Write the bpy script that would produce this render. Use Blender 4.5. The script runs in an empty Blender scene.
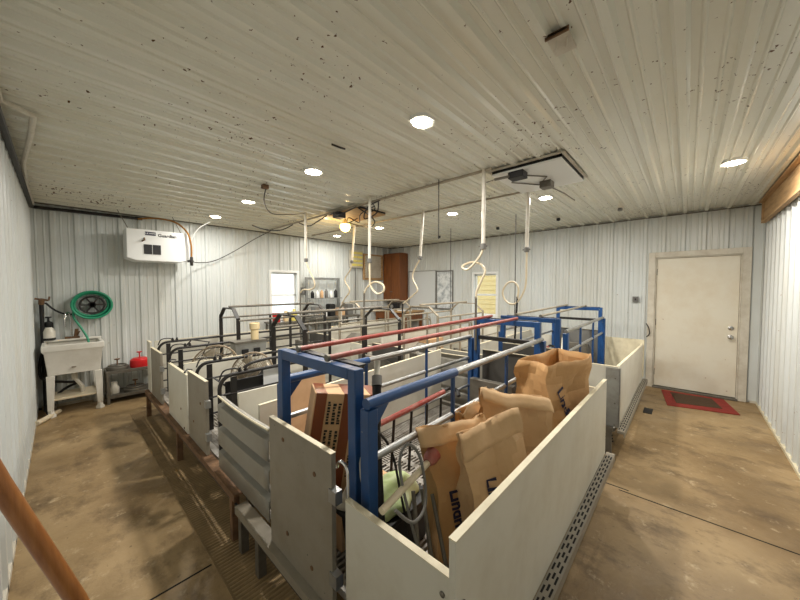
import bpy, bmesh, math, random
from mathutils import Vector, Matrix, noise
random.seed(7)
C = bpy.context.scene.collection
S = bpy.context.scene
PI = math.pi
# ------------------------------------------------------------------ camera
cd = bpy.data.cameras.new('camera'); cam = bpy.data.objects.new('camera', cd); C.objects.link(cam)
R = Vector((0.67636, -0.736569, -0.0017246)); U = Vector((0.0301068, 0.0253061, 0.9992263)); F = Vector((0.7359557, 0.6758886, -0.0392918))
M4 = Matrix((R, U, -F)).transposed().to_4x4(); M4.translation = Vector((0, 0, 1.6076))
cam.matrix_world = M4
cd.sensor_width = 36; cd.lens = 14.0647; cd.clip_start = 0.02
S.camera = cam
# ------------------------------------------------------------------ world + exposure
w = bpy.data.worlds.new('sky'); S.world = w; w.use_nodes = True
bg = w.node_tree.nodes['Background']; bg.inputs[0].default_value = (0.93, 0.97, 1.0, 1); bg.inputs[1].default_value = 1.5
S.view_settings.view_transform = 'Standard'; S.view_settings.look = 'None'
S.view_settings.exposure = 0.68; S.view_settings.gamma = 1; S.view_settings.use_curve_mapping = False
LAMP_W = 21.0
XL, XR, YN, YB, H = -0.252, 6.475, -0.76, 6.30, 2.75
LIGHTS = [(1.70, 1.36), (1.70, 2.70), (1.70, 4.24), (1.70, 5.51), (4.16, -0.28), (4.16, 1.34), (4.08, 2.66), (4.10, 4.29), (4.10, 5.60)]
for (x, y) in LIGHTS:
    l = bpy.data.lights.new('downlight_lamp', 'AREA'); l.shape = 'DISK'; l.size = 0.13; l.energy = LAMP_W*(.5 if y > 5 else .8 if y > 4 else 1.05); l.color = (1.0, 0.955, 0.89)
    o = bpy.data.objects.new('downlight_lamp', l); C.objects.link(o); o.location = (x, y, H - 0.034); o['kind'] = 'structure'

# ------------------------------------------------------------------ materials
def srgb(h):
    h = h.lstrip('#'); v = [int(h[i:i+2], 16) / 255 for i in (0, 2, 4)]
    return tuple((c / 12.92 if c <= .04045 else ((c + .055) / 1.055) ** 2.4) for c in v) + (1,)
def mat(name, col, rough=.5, metal=0, dirt=None, amt=.3, scale=6, specks=None, spscale=30, spthr=.72, bump=0, spec=.5, stretch=(1, 1, 1), bscale=60):
    m = bpy.data.materials.new(name); m.use_nodes = True; nt = m.node_tree; b = nt.nodes['Principled BSDF']
    b.inputs['Roughness'].default_value = rough; b.inputs['Metallic'].default_value = metal
    b.inputs['Specular IOR Level'].default_value = spec
    c = srgb(col); b.inputs['Base Color'].default_value = c
    tc = nt.nodes.new('ShaderNodeTexCoord'); mp = nt.nodes.new('ShaderNodeMapping'); nt.links.new(tc.outputs['Object'], mp.inputs[0])
    mp.inputs['Scale'].default_value = stretch
    out = None
    if dirt:
        n = nt.nodes.new('ShaderNodeTexNoise'); n.inputs['Scale'].default_value = scale; n.inputs['Detail'].default_value = 7; n.inputs['Roughness'].default_value = .65
        nt.links.new(mp.outputs[0], n.inputs['Vector'])
        r = nt.nodes.new('ShaderNodeMapRange'); r.inputs[1].default_value = .42; r.inputs[2].default_value = .72; r.inputs[4].default_value = amt
        nt.links.new(n.outputs[0], r.inputs[0])
        mx = nt.nodes.new('ShaderNodeMix'); mx.data_type = 'RGBA'; mx.inputs[6].default_value = c; mx.inputs[7].default_value = srgb(dirt)
        nt.links.new(r.outputs[0], mx.inputs[0]); out = mx.outputs[2]
    if specks:
        n = nt.nodes.new('ShaderNodeTexNoise'); n.inputs['Scale'].default_value = spscale; n.inputs['Detail'].default_value = 3
        nt.links.new(tc.outputs['Object'], n.inputs['Vector'])
        n2 = nt.nodes.new('ShaderNodeTexNoise'); n2.inputs['Scale'].default_value = .8; nt.links.new(tc.outputs['Object'], n2.inputs['Vector'])
        ad = nt.nodes.new('ShaderNodeMath'); ad.operation = 'MULTIPLY_ADD'; ad.inputs[1].default_value = .35
        nt.links.new(n2.outputs[0], ad.inputs[0]); nt.links.new(n.outputs[0], ad.inputs[2])
        r = nt.nodes.new('ShaderNodeMapRange'); r.inputs[1].default_value = spthr + .17; r.inputs[2].default_value = spthr + .2
        nt.links.new(ad.outputs[0], r.inputs[0])
        mx = nt.nodes.new('ShaderNodeMix'); mx.data_type = 'RGBA'; mx.inputs[6].default_value = c; mx.inputs[7].default_value = srgb(specks)
        if out: nt.links.new(out, mx.inputs[6])
        nt.links.new(r.outputs[0], mx.inputs[0]); out = mx.outputs[2]
    if out: nt.links.new(out, b.inputs['Base Color'])
    if bump:
        n = nt.nodes.new('ShaderNodeTexNoise'); n.inputs['Scale'].default_value = bscale; n.inputs['Detail'].default_value = 4; nt.links.new(mp.outputs[0], n.inputs['Vector'])
        bp = nt.nodes.new('ShaderNodeBump'); bp.inputs['Strength'].default_value = bump; bp.inputs['Distance'].default_value = .01
        nt.links.new(n.outputs[0], bp.inputs['Height']); nt.links.new(bp.outputs[0], b.inputs['Normal'])
    return m
def emis(name, col, s):
    m = bpy.data.materials.new(name); m.use_nodes = True; b = m.node_tree.nodes['Principled BSDF']
    b.inputs['Base Color'].default_value = srgb(col); b.inputs['Emission Color'].default_value = srgb(col); b.inputs['Emission Strength'].default_value = s
    return m
def glass(name):
    m = bpy.data.materials.new(name); m.use_nodes = True; nt = m.node_tree; nt.nodes.clear()
    o = nt.nodes.new('ShaderNodeOutputMaterial'); t = nt.nodes.new('ShaderNodeBsdfTransparent'); t.inputs[0].default_value = (.93, .96, .95, 1)
    g = nt.nodes.new('ShaderNodeBsdfGlossy'); g.inputs['Roughness'].default_value = .03; x = nt.nodes.new('ShaderNodeMixShader'); x.inputs[0].default_value = .06
    nt.links.new(t.outputs[0], x.inputs[1]); nt.links.new(g.outputs[0], x.inputs[2]); nt.links.new(x.outputs[0], o.inputs[0]); return m
M = dict(
    wall=mat('white_wall_steel', '#cfd4d3', .34, 0, '#b3a789', .35, 1.3, specks='#7a5e3a', spscale=38, spthr=.775, stretch=(1, 1, .35)),
    wall_r=mat('white_wall_steel_scuffed', '#d3d7d6', .34, 0, '#b3a789', .35, 1.3, specks='#8a5a30', spscale=26, spthr=.735, stretch=(1, 1, .35)),
    ceil=mat('white_ceiling_steel', '#e6e6da', .20, 0, '#d6d0b8', .5, 1.1, specks='#5e4022', spscale=34, spthr=.693, stretch=(.5, 1, 1)),
    conc=None,
    black=mat('black_paint', '#141312', .5, 0, '#3a2e24', .4, 9),
    rust=mat('rusty_steel', '#76583c', .8, 0, '#3a2a20', .7, 14, bump=.4),
    blue=mat('blue_paint', '#174478', .38, 0, '#163356', .5, 12, specks='#7d7f84', spscale=45, spthr=.72),
    galv=mat('galvanised_steel', '#a5a7a6', .38, .75, '#7c7365', .5, 10),
    dgalv=mat('weathered_steel', '#77736a', .5, .5, '#4d4438', .6, 10),
    tangalv=mat('tan_weathered_steel', '#a59c8a', .45, .3, '#6b5c48', .5, 10),
    red=mat('worn_red_paint', '#9a3a30', .45, 0, '#b09486', .5, 14),
    redb=mat('bright_red_plastic', '#c0181c', .4),
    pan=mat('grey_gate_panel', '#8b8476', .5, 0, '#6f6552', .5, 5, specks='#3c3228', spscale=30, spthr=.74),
    panw=mat('white_board', '#cfccbf', .42, 0, '#a69a80', .4, 3, specks='#4c4236', spscale=30, spthr=.76),
    cream=mat('cream_edge', '#d9d0b4', .5, 0, '#a89a7a', .4, 12),
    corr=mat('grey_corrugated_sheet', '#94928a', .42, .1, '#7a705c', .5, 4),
    dark=mat('dark_plastic', '#0e0e10', .55), char=mat('charcoal_panel', '#4a4844', .5, 0, '#2e2a26', .5, 6),
    slat=mat('slatted_floor_metal', '#b0aca4', .5, .15, '#5a4f42', .8, 7),
    pit=mat('pit_black', '#100e0c', .9),
    pvc=mat('white_pvc', '#dcd8cc', .4, 0, '#a89a7c', .4, 10), pvcy=mat('aged_cream_pvc', '#d9cdb2', .4, 0, '#a88a5c', .4, 8),
    porc=mat('white_plastic_sink', '#dedbd2', .35, 0, '#a59c88', .35, 5),
    green=mat('green_hose', '#1f8a66', .4), lgreen=mat('pale_green_cloth', '#a3b57c', .85, 0, '#d2d6bd', .8, 7), bgreen=mat('bright_green_cloth', '#9ccc62', .8), wcloth=mat('off_white_cloth', '#cfcabb', .85, bump=.3),
    door=mat('cream_door', '#ddd7c6', .45, 0, '#bfa57c', .35, 2.2, specks='#8a6034', spscale=18, spthr=.74),
    trimc=mat('cream_trim', '#cfc9ba', .5, 0, '#8d7a5c', .45, 6),
    oak=mat('oak_cabinet', '#7d4a22', .45, 0, '#522c10', .7, 5, stretch=(6, 6, .6)),
    handle=mat('varnished_wood', '#9a6534', .35, 0, '#6e3a15', .7, 9, stretch=(6, 6, .5)),
    ply=mat('raw_board', '#b9966a', .65, 0, '#6d4d2a', .6, 5, stretch=(.5, 4, 4)),
    kraft=mat('kraft_paper', '#c49a68', .75, 0, '#a47a4a', .4, 5, bump=.25, bscale=22),
    kraft2=mat('pale_kraft_paper', '#d0ae84', .75, 0, '#b68e60', .4, 5, bump=.25, bscale=22),
    card=mat('cardboard', '#cfaa82', .8, 0, '#a07648', .4, 5), tape=mat('brown_tape', '#7c3f1c', .3),
    ink=mat('dark_blue_ink', '#1b1a3a', .7), inkb=mat('black_ink', '#15120f', .6),
    redmat=mat('red_mat', '#8e2c22', .9, 0, '#5d2018', .5, 14, bump=.5), brmat=mat('brown_mat', '#4c3620', .95, 0, '#2d2115', .6, 30, bump=.6),
    chrome=mat('chrome', '#c8c8c8', .15, 1), brass=mat('copper_tube', '#a8763a', .35, .8),
    paper=mat('paper', '#dde0e2', .5), wboard=mat('whiteboard_face', '#cfd3d3', .25), fan=mat('beige_wire', '#8d7d66', .5, .3),
    yellow=mat('yellow_plastic', '#e6d774', .5), creamp=mat('cream_plastic', '#e3cfa2', .5), outw=mat('cream_siding', '#dcc894', .7), snow=mat('pale_gravel', '#d8d8d6', .9),
    winf=mat('white_vinyl', '#e6e8e6', .4), glass=glass('window_glass'), lens=emis('lamp_lens', '#fff1d6', 30), bulb=emis('amber_bulb', '#ffca62', 9),
    grey=mat('grey_plastic', '#6d6c68', .5), gratec=mat('dirty_floor_grate', '#8a7350', .7, 0, '#4b3b26', .7, 5))
def concrete():
    m = bpy.data.materials.new('stained_concrete'); m.use_nodes = True; nt = m.node_tree; b = nt.nodes['Principled BSDF']
    tc = nt.nodes.new('ShaderNodeTexCoord')
    def nz(sc, det=8, rough=.6, st=(1, 1, 1)):
        mp = nt.nodes.new('ShaderNodeMapping'); mp.inputs['Scale'].default_value = st; nt.links.new(tc.outputs['Object'], mp.inputs[0])
        n = nt.nodes.new('ShaderNodeTexNoise'); n.inputs['Scale'].default_value = sc; n.inputs['Detail'].default_value = det; n.inputs['Roughness'].default_value = rough
        nt.links.new(mp.outputs[0], n.inputs['Vector']); return n.outputs[0]
    def mix(f, a, c, lo, hi):
        r = nt.nodes.new('ShaderNodeMapRange'); r.inputs[1].default_value = lo; r.inputs[2].default_value = hi; nt.links.new(f, r.inputs[0])
        x = nt.nodes.new('ShaderNodeMix'); x.data_type = 'RGBA'; nt.links.new(r.outputs[0], x.inputs[0])
        if isinstance(a, str): x.inputs[6].default_value = srgb(a)
        else: nt.links.new(a, x.inputs[6])
        x.inputs[7].default_value = srgb(c); return x.outputs[2]
    c = mix(nz(.9), '#a88f68', '#7d6542', .36, .62)
    c = mix(nz(3.2, 9, .7, (1, .6, 1)), c, '#5f4b30', .50, .68)
    c = mix(nz(9, 8, .7), c, '#c2ae8c', .58, .75)
    c = mix(nz(26, 4, .6), c, '#5d4a30', .66, .76)
    nt.links.new(c, b.inputs['Base Color'])
    r = nt.nodes.new('ShaderNodeMapRange'); nt.links.new(nz(2.0), r.inputs[0]); r.inputs[1].default_value = .4; r.inputs[2].default_value = .65; r.inputs[3].default_value = .42; r.inputs[4].default_value = .72
    nt.links.new(r.outputs[0], b.inputs['Roughness'])
    bp = nt.nodes.new('ShaderNodeBump'); bp.inputs['Strength'].default_value = .25; bp.inputs['Distance'].default_value = .01; nt.links.new(nz(40, 5), bp.inputs['Height']); nt.links.new(bp.outputs[0], b.inputs['Normal'])
    return m
M['conc'] = concrete()

# ------------------------------------------------------------------ mesh helpers
def wloc(o):
    v = Vector((0, 0, 0))
    while o: v += o.location; o = o.parent
    return v
class MB:
    def __init__(s): s.v = []; s.f = []; s.mi = []; s.cur = 0
    def add(s, vs, fs):
        n = len(s.v); s.v += [tuple(v) for v in vs]; s.f += [tuple(i + n for i in f) for f in fs]; s.mi += [s.cur] * len(fs); return s
    def box(s, a, b):
        (x0, y0, z0), (x1, y1, z1) = a, b
        return s.add([(x0,y0,z0),(x1,y0,z0),(x1,y1,z0),(x0,y1,z0),(x0,y0,z1),(x1,y0,z1),(x1,y1,z1),(x0,y1,z1)], [(0,3,2,1),(4,5,6,7),(0,1,5,4),(1,2,6,5),(2,3,7,6),(3,0,4,7)])
    def obox(s, c, sz, m=None):
        a = [(-.5,-.5,-.5),(.5,-.5,-.5),(.5,.5,-.5),(-.5,.5,-.5),(-.5,-.5,.5),(.5,-.5,.5),(.5,.5,.5),(-.5,.5,.5)]
        m = m or Matrix.Identity(3); c = Vector(c)
        return s.add([c + m @ Vector((p[0]*sz[0], p[1]*sz[1], p[2]*sz[2])) for p in a], [(0,3,2,1),(4,5,6,7),(0,1,5,4),(1,2,6,5),(2,3,7,6),(3,0,4,7)])
    def bar(s, p0, p1, w, h, up=(0, 0, 1)):
        p0 = Vector(p0); p1 = Vector(p1); d = (p1 - p0); L = d.length; d.normalize(); up = Vector(up)
        if abs(d.dot(up)) > .95: up = Vector((0, 1, 0)) if abs(d.y) < .9 else Vector((1, 0, 0))
        sd = d.cross(up).normalized(); u = sd.cross(d)
        return s.obox((p0 + p1) / 2, (L, w, h), Matrix((d, sd, u)).transposed())
    def tube(s, pts, r, n=8, caps=True, closed=False):
        P = [Vector(p) for p in pts]; k = len(P); rr = r if isinstance(r, (list, tuple)) else [r] * k
        T = []
        for i in range(k):
            a = P[i-1] if (i or closed) else P[0]; b = P[(i+1) % k] if (i < k-1 or closed) else P[-1]
            t = (b - a); T.append(t.normalized() if t.length > 1e-9 else Vector((0, 0, 1)))
        nrm = T[0].orthogonal().normalized(); vs = []
        for i in range(k):
            nrm = (nrm - T[i] * nrm.dot(T[i])); nrm = nrm.normalized() if nrm.length > 1e-6 else T[i].orthogonal().normalized()
            b = T[i].cross(nrm)
            for j in range(n):
                a = 2 * PI * j / n; vs.append(P[i] + (nrm * math.cos(a) + b * math.sin(a)) * rr[i])
        fs = []
        for i in range(k if closed else k-1):
            for j in range(n):
                i2 = (i+1) % k; fs.append((i*n+j, i*n+(j+1) % n, i2*n+(j+1) % n, i2*n+j))
        if caps and not closed: fs += [tuple(reversed(range(n))), tuple(range((k-1)*n, k*n))]
        return s.add(vs, fs)
    def lathe(s, prof, c=(0, 0, 0), n=20, m=None):
        m = m or Matrix.Identity(3); c = Vector(c); k = len(prof); vs = []
        for (r, z) in prof:
            for j in range(n): a = 2*PI*j/n; vs.append(c + m @ Vector((max(r, 1e-4)*math.cos(a), max(r, 1e-4)*math.sin(a), z)))
        fs = [(i*n+j, i*n+(j+1) % n, (i+1)*n+(j+1) % n, (i+1)*n+j) for i in range(k-1) for j in range(n)]
        fs += [tuple(reversed(range(n))), tuple(range((k-1)*n, k*n))]
        return s.add(vs, fs)
    def prism(s, poly, origin, ux, uy, depth):
        o = Vector(origin); ux = Vector(ux); uy = Vector(uy); nn = ux.cross(uy).normalized() * depth; k = len(poly)
        vs = [o + ux*a + uy*b for a, b in poly] + [o + ux*a + uy*b + nn for a, b in poly]
        fs = [tuple(reversed(range(k))), tuple(range(k, 2*k))] + [(i, (i+1) % k, k+(i+1) % k, k+i) for i in range(k)]
        return s.add(vs, fs)
    def grid(s, fn, nu, nv, closeu=False):
        vs = [fn(i/nu, j/nv) for j in range(nv+1) for i in range(nu+(0 if closeu else 1))]; W = nu+(0 if closeu else 1)
        fs = [(j*W+i, j*W+(i+1) % W, (j+1)*W+(i+1) % W, (j+1)*W+i) for j in range(nv) for i in range(nu)]
        return s.add(vs, fs)
    def build(s, name, mats, parent=None, bevel=0, loc=None, solid=0):
        off = wloc(parent) if parent else Vector(loc or (0, 0, 0))
        me = bpy.data.meshes.new(name); me.from_pydata([tuple(Vector(v) - off) for v in s.v], [], s.f); me.validate()
        for m in (mats if isinstance(mats, list) else [mats]): me.materials.append(m)
        if len(me.polygons) == len(s.mi): me.polygons.foreach_set('material_index', s.mi)
        me.polygons.foreach_set('use_smooth', [True] * len(me.polygons)); me.set_sharp_from_angle(angle=math.radians(38)); me.update()
        o = bpy.data.objects.new(name, me); C.objects.link(o)
        if parent: o.parent = parent
        else: o.location = off
        if solid: md = o.modifiers.new('solid', 'SOLIDIFY'); md.thickness = solid; md.offset = 0
        if bevel: md = o.modifiers.new('bevel', 'BEVEL'); md.width = bevel; md.segments = 2; md.limit_method = 'ANGLE'
        return o
def spline(pts, sub=6, closed=False):
    P = [Vector(p) for p in pts]; n = len(P); out = []
    for i in range(n if closed else n-1):
        g = (lambda k: P[k % n]) if closed else (lambda k: P[min(max(k, 0), n-1)])
        a, b, c, d = g(i-1), g(i), g(i+1), g(i+2)
        for k in range(sub):
            t = k/sub; out.append(.5*((2*b)+(c-a)*t+(2*a-5*b+4*c-d)*t*t+(3*b-a-3*c+d)*t**3))
    if not closed: out.append(P[-1])
    return out
def arc(c, r, a0, a1, ax, ay, n=8):
    c = Vector(c); ax = Vector(ax); ay = Vector(ay)
    return [c + ax*(r*math.cos(a0+(a1-a0)*i/n)) + ay*(r*math.sin(a0+(a1-a0)*i/n)) for i in range(n+1)]
def tag(o, label=None, cat=None, group=None, kind=None):
    if label: o['label'] = label
    if cat: o['category'] = cat
    if group: o['group'] = group
    if kind: o['kind'] = kind
    return o
def thing(name, loc, label, cat, group=None):
    o = bpy.data.objects.new(name, None); C.objects.link(o); o.location = loc; o.empty_display_size = .1
    return tag(o, label, cat, group)
def struct(o): o['kind'] = 'structure'; return o
def text_mb(txt, size, origin, ux, uy, m, name, parent, depth=.0006, font_shear=0, bold=0, align='CENTER'):
    cu = bpy.data.curves.new('lettering_curve', 'FONT'); cu.body = txt; cu.size = size; cu.extrude = depth; cu.shear = font_shear; cu.offset = bold; cu.align_x = align; cu.align_y = 'CENTER'
    to = bpy.data.objects.new('lettering_tmp', cu); C.objects.link(to); dg = bpy.context.evaluated_depsgraph_get(); dg.update()
    me = bpy.data.meshes.new_from_object(to.evaluated_get(dg)); bpy.data.objects.remove(to)
    ux = Vector(ux).normalized(); uy = Vector(uy).normalized(); nn = ux.cross(uy); o3 = Vector(origin) - wloc(parent)
    for v in me.vertices: v.co = o3 + ux*v.co.x + uy*v.co.y + nn*v.co.z
    me.materials.clear(); me.materials.append(m); o = bpy.data.objects.new(name, me); C.objects.link(o); o.parent = parent; return o
def copy_tree(o, parent=None):
    c = o.copy(); C.objects.link(c)
    if parent: c.parent = parent
    for ch in [q for q in bpy.data.objects if q.parent == o and q != c]: copy_tree(ch, c)
    return c

# ------------------------------------------------------------------ room shell
RIB = .2286
def rib_profile(u0, u1, phase=0.0, big=.019, small=.005):
    pts = {round(u0, 4): 0, round(u1, 4): 0}; k = math.floor((u0-phase)/RIB)-1
    while phase + k*RIB < u1+.3:
        c = phase + k*RIB
        for du, hh in ((-.034, 0), (-.018, big), (.018, big), (.034, 0), (.064, 0), (.072, small), (.080, small), (.088, 0), (.140, 0), (.148, small), (.156, small), (.164, 0)):
            u = c+du
            if u0 < u < u1: pts[round(u, 4)] = hh
        k += 1
    return pts
def interp(pts, u):
    ks = sorted(pts)
    for a, b in zip(ks, ks[1:]):
        if a <= u <= b: return pts[a] + (pts[b]-pts[a])*(u-a)/(b-a)
    return 0
def ribbed_wall(name, u0, u1, z0, z1, fn, holes, m, phase=0, big=.022, small=.007):
    pts = rib_profile(u0, u1, phase, big, small)
    for (a, b, c, d) in holes:
        for u in (a, b): pts[round(u, 4)] = interp(pts, u)
    ks = sorted(pts); mb = MB()
    for a, b in zip(ks, ks[1:]):
        mid = (a+b)/2; segs = [(z0, z1)]
        for (h0, h1, c, d) in holes:
            if h0-1e-4 <= mid <= h1+1e-4:
                segs = [s_ for (p, q) in segs for s_ in ((p, min(q, c)), (max(p, d), q)) if s_[1]-s_[0] > 1e-4]
        for (p, q) in segs: mb.add([fn(a, pts[a], p), fn(b, pts[b], p), fn(b, pts[b], q), fn(a, pts[a], q)], [(0, 1, 2, 3)])
    return struct(mb.build(name, m))
W1 = (2.95, 3.52, 0.98, 1.93)      # window in the back wall: x0 x1 z0 z1
W2 = (3.08, 3.62, 0.98, 1.91)      # window in the far right wall: y0 y1 z0 z1
DR = (-.561, .381, 0, 2.075)
ribbed_wall('wall_back', XL, XR, 0, H, lambda u, d, z: (u, YB-d, z), [W1], M['wall'], .645)
ribbed_wall('wall_far_right', YN, YB, 0, H, lambda u, d, z: (XR-d, u, z), [W2, DR], M['wall'], .52)
ribbed_wall('wall_left', YN, YB, 0, H, lambda u, d, z: (XL+d, u, z), [], M['wall'], .1)
ribbed_wall('wall_near_right', XL, XR, 0, H, lambda u, d, z: (u, YN+d, z), [], M['wall_r'], .1)
ribbed_wall('ceiling', YN, YB, XL, XR, lambda u, d, z: (z, u, H-d), [], M['ceil'], .05, .026, .010)
fl = MB(); fl.box((XL-.1, YN-.1, -.1), (XR+.1, YB+.1, 0)); struct(fl.build('floor', M['conc']))
jt = MB(); jt.box((XL, 1.992, 0), (.55, 2.003, .0012)); jt.box((2.955, YN, 0), (2.965, .36, .0012)); jt.box((2.99, .3, 0), (3.0, 6.2, .0012)); struct(jt.build('trim_1', M['pit']))
# outer shell keeps daylight out except at the windows
osh = MB()
osh.box((XL-.12, YB+.06, -.1), (W1[0], YB+.14, H+.1)); osh.box((W1[1], YB+.06, -.1), (XR+.2, YB+.14, H+.1)); osh.box((W1[0], YB+.06, -.1), (W1[1], YB+.14, W1[2])); osh.box((W1[0], YB+.06, W1[3]), (W1[1], YB+.14, H+.1))
struct(osh.build('wall_back_outer', M['outw']))
osh = MB()
osh.box((XR+.06, YN-.1, -.1), (XR+.14, W2[0], H+.1)); osh.box((XR+.06, W2[1], -.1), (XR+.14, YB+.1, H+.1)); osh.box((XR+.06, W2[0], -.1), (XR+.14, W2[1], W2[2])); osh.box((XR+.06, W2[0], W2[3]), (XR+.14, W2[1], H+.1))
struct(osh.build('wall_far_right_outer', M['outw']))
osh = MB(); osh.box((XL-.2, YN-.15, -.1), (XL-.1, YB+.2, H+.1)); struct(osh.build('wall_left_outer', M['outw']))
osh = MB(); osh.box((XL-.2, YN-.2, -.1), (XR+.2, YN-.1, H+.1)); struct(osh.build('wall_near_right_outer', M['outw']))
osh = MB(); osh.box((XL-.2, YN-.2, H+.08), (XR+.2, YB+.2, H+.16)); struct(osh.build('ceiling_outer', M['outw']))
gd = MB(); gd.box((-12, -12, -.3), (22, 24, -.12)); struct(gd.build('ground', M['snow']))
nb = MB()
for k in range(24): nb.prism([(0, 0), (.03, 0), (.012, .15), (0, .15)], (9.4, .5, -.12+.15*k), (-1, 0, 0), (0, 0, 1), 9)
o = nb.build('neighbouring_wall', M['outw']); struct(o)
# corner and floor trims
t = MB(); t.box((XL-.01, YN, 0), (XL+.022, YB, .035)); struct(t.build('baseboard_left', M['trimc']))
t = MB(); t.box((XL, YN-.01, 0), (XR, YN+.028, .03)); struct(t.build('baseboard_near_right', M['cream']))
t = MB(); t.box((XL, YB-.03, 0), (XR, YB+.01, .03)); struct(t.build('baseboard_back', M['trimc']))
t = MB(); t.box((XR-.03, .50, 0), (XR+.01, YB, .03)); t.box((XR-.03, YN, 0), (XR+.01, -.68, .03)); struct(t.build('baseboard_far_right', M['trimc']))
t = MB(); t.box((XL, YB-.028, H-.035), (XR, YB, H-.02)); t.box((XR-.028, YN, H-.035), (XR, YB, H-.02)); struct(t.build('trim_2', M['dgalv']))
t = MB(); t.box((XR-.028, YB-.028, 0), (XR, YB, H)); t.box((XL, YB-.03, 0), (XL+.045, YB, H)); struct(t.build('trim_3', M['wall']))
t = MB(); t.box((XR-.22, YN, .03), (XR-.02, YN+.022, H)); t.box((XR-.022, YN, .03), (XR, YN+.10, H)); struct(t.build('trim_4', M['wall']))
# door
DX = XR-.022
dt = MB()
for (a, b) in ((DR[0]-.085, DR[0]), (DR[1], DR[1]+.085)): dt.box((DX-.022, a, 0), (XR+.02, b, DR[3]+.085))
dt.box((DX-.022, DR[0], DR[3]), (XR+.02, DR[1], DR[3]+.085))
for (a, b) in ((DR[0], DR[0]+.016), (DR[1]-.016, DR[1])): dt.box((DX-.004, a, 0), (XR+.055, b, DR[3]))
dt.box((DX-.004, DR[0], DR[3]-.016), (XR+.055, DR[1], DR[3]))
dj = struct(dt.build('door_1_frame', M['trimc'], bevel=.004))
ds = MB(); ds.box((XR+.002, DR[0]+.018, .03), (XR+.045, DR[1]-.018, DR[3]-.018)); d1 = struct(ds.build('door_1', M['door'], bevel=.003, loc=(XR+.02, -.09, .03)))
rx = Matrix(((0, 0, -1), (0, 1, 0), (1, 0, 0)))
kb = MB(); kb.lathe([(.032, 0), (.032, .006), (.012, .012), (.011, .035), (.024, .042), (.029, .055), (.024, .068), (.008, .073)], (XR+.002, -.475, .89), 18, rx); kb.build('door_handle', M['chrome'], d1)
kb = MB(); kb.lathe([(.030, 0), (.030, .008), (.024, .014), (.010, .016)], (XR+.002, -.475, 1.02), 18, rx); kb.build('deadbolt', M['chrome'], d1)
hg = MB()
for z in (.25, 1.05, 1.85): hg.tube([(XR, DR[1]-.017, z-.05), (XR, DR[1]-.017, z+.05)], .008)
hg.build('hinge', M['dgalv'], d1)
th = MB(); th.box((XR-.075, DR[0], 0), (XR+.06, DR[1], .022)); struct(th.build('door_1_threshold', M['dgalv'], bevel=.004))
# windows
def window(name, axis, a, b, z0, z1):
    if axis == 'y': P = lambda u, d, z: (u, YB+d, z)
    else: P = lambda u, d, z: (XR+d, u, z)
    def bx(mb, u0, u1, d0, d1, q0, q1):
        p = P(u0, d0, q0); q = P(u1, d1, q1); mb.box(tuple(map(min, p, q)), tuple(map(max, p, q)))
    f = MB()
    for (u0, u1) in ((a-.05, a), (b, b+.05)): bx(f, u0, u1, -.028, .14, z0-.05, z1+.05)
    bx(f, a, b, -.028, .14, z1, z1+.05); bx(f, a, b, -.045, .14, z0-.05, z0)
    zm = (z0+z1)/2
    bx(f, a, b, .06, .09, zm-.022, zm+.022)
    for (u0, u1) in ((a, a+.03), (b-.03, b)): bx(f, u0, u1, .06, .10, z0, z1)
    bx(f, a, b, .06, .10, z0, z0+.035); bx(f, a, b, .06, .10, z1-.03, z1)
    w_ = struct(f.build(name, M['winf'], bevel=.003))
    for (q0, q1) in ((z0+.035, zm-.022), (zm+.022, z1-.03)):
        g = MB(); bx(g, a+.03, b-.03, .078, .082, q0, q1); g.build('pane', M['glass'], w_)
window('window_1', 'y', *W1); window('window_2', 'x', *W2)
# timber header over a blocked opening in the near right wall
hd = thing('timber_header', (5.2, YN+.05, 2.45), 'unpainted plywood header boxed against the ceiling at top right', 'beam')
b_ = MB(); b_.box((3.6, YN+.032, 2.46), (6.16, YN+.055, 2.70)); b_.build('face_board', M['ply'], hd, bevel=.003)
b_ = MB(); b_.box((3.6, YN+.032, 2.70), (6.22, YN+.10, 2.72)); b_.box((3.6, YN+.032, 2.435), (6.20, YN+.075, 2.458)); b_.box((6.162, YN+.032, 2.46), (6.20, YN+.075, 2.698)); b_.build('trim_strip', M['ply'], hd, bevel=.002)

# recessed lights
gl = 'recessed ceiling lights'
LAB = ['nearest of the left row', 'second nearest of the left row', 'third of the left row', 'last of the left row', 'near the timber header', 'beside the white ceiling air inlet', 'behind the middle drop pipes', 'fourth of the right row', 'farthest, close to back wall']
for i, (x, y) in enumerate(LIGHTS):
    t = thing('recessed_light', (x, y, H), 'round recessed light in ribbed ceiling, ' + LAB[i], 'ceiling light', gl)
    b_ = MB(); b_.lathe([(.075, -.021), (.088, -.025), (.090, -.014), (.090, 0.004), (.075, .004)], (x, y, H), 28); b_.build('trim_ring', M['winf'], t)
    b_ = MB(); b_.lathe([(.001, -.0300), (.045, -.0290), (.070, -.024), (.074, -.018), (.074, -.012)], (x, y, H), 24); b_.build('lens', M['lens'], t)

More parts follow.
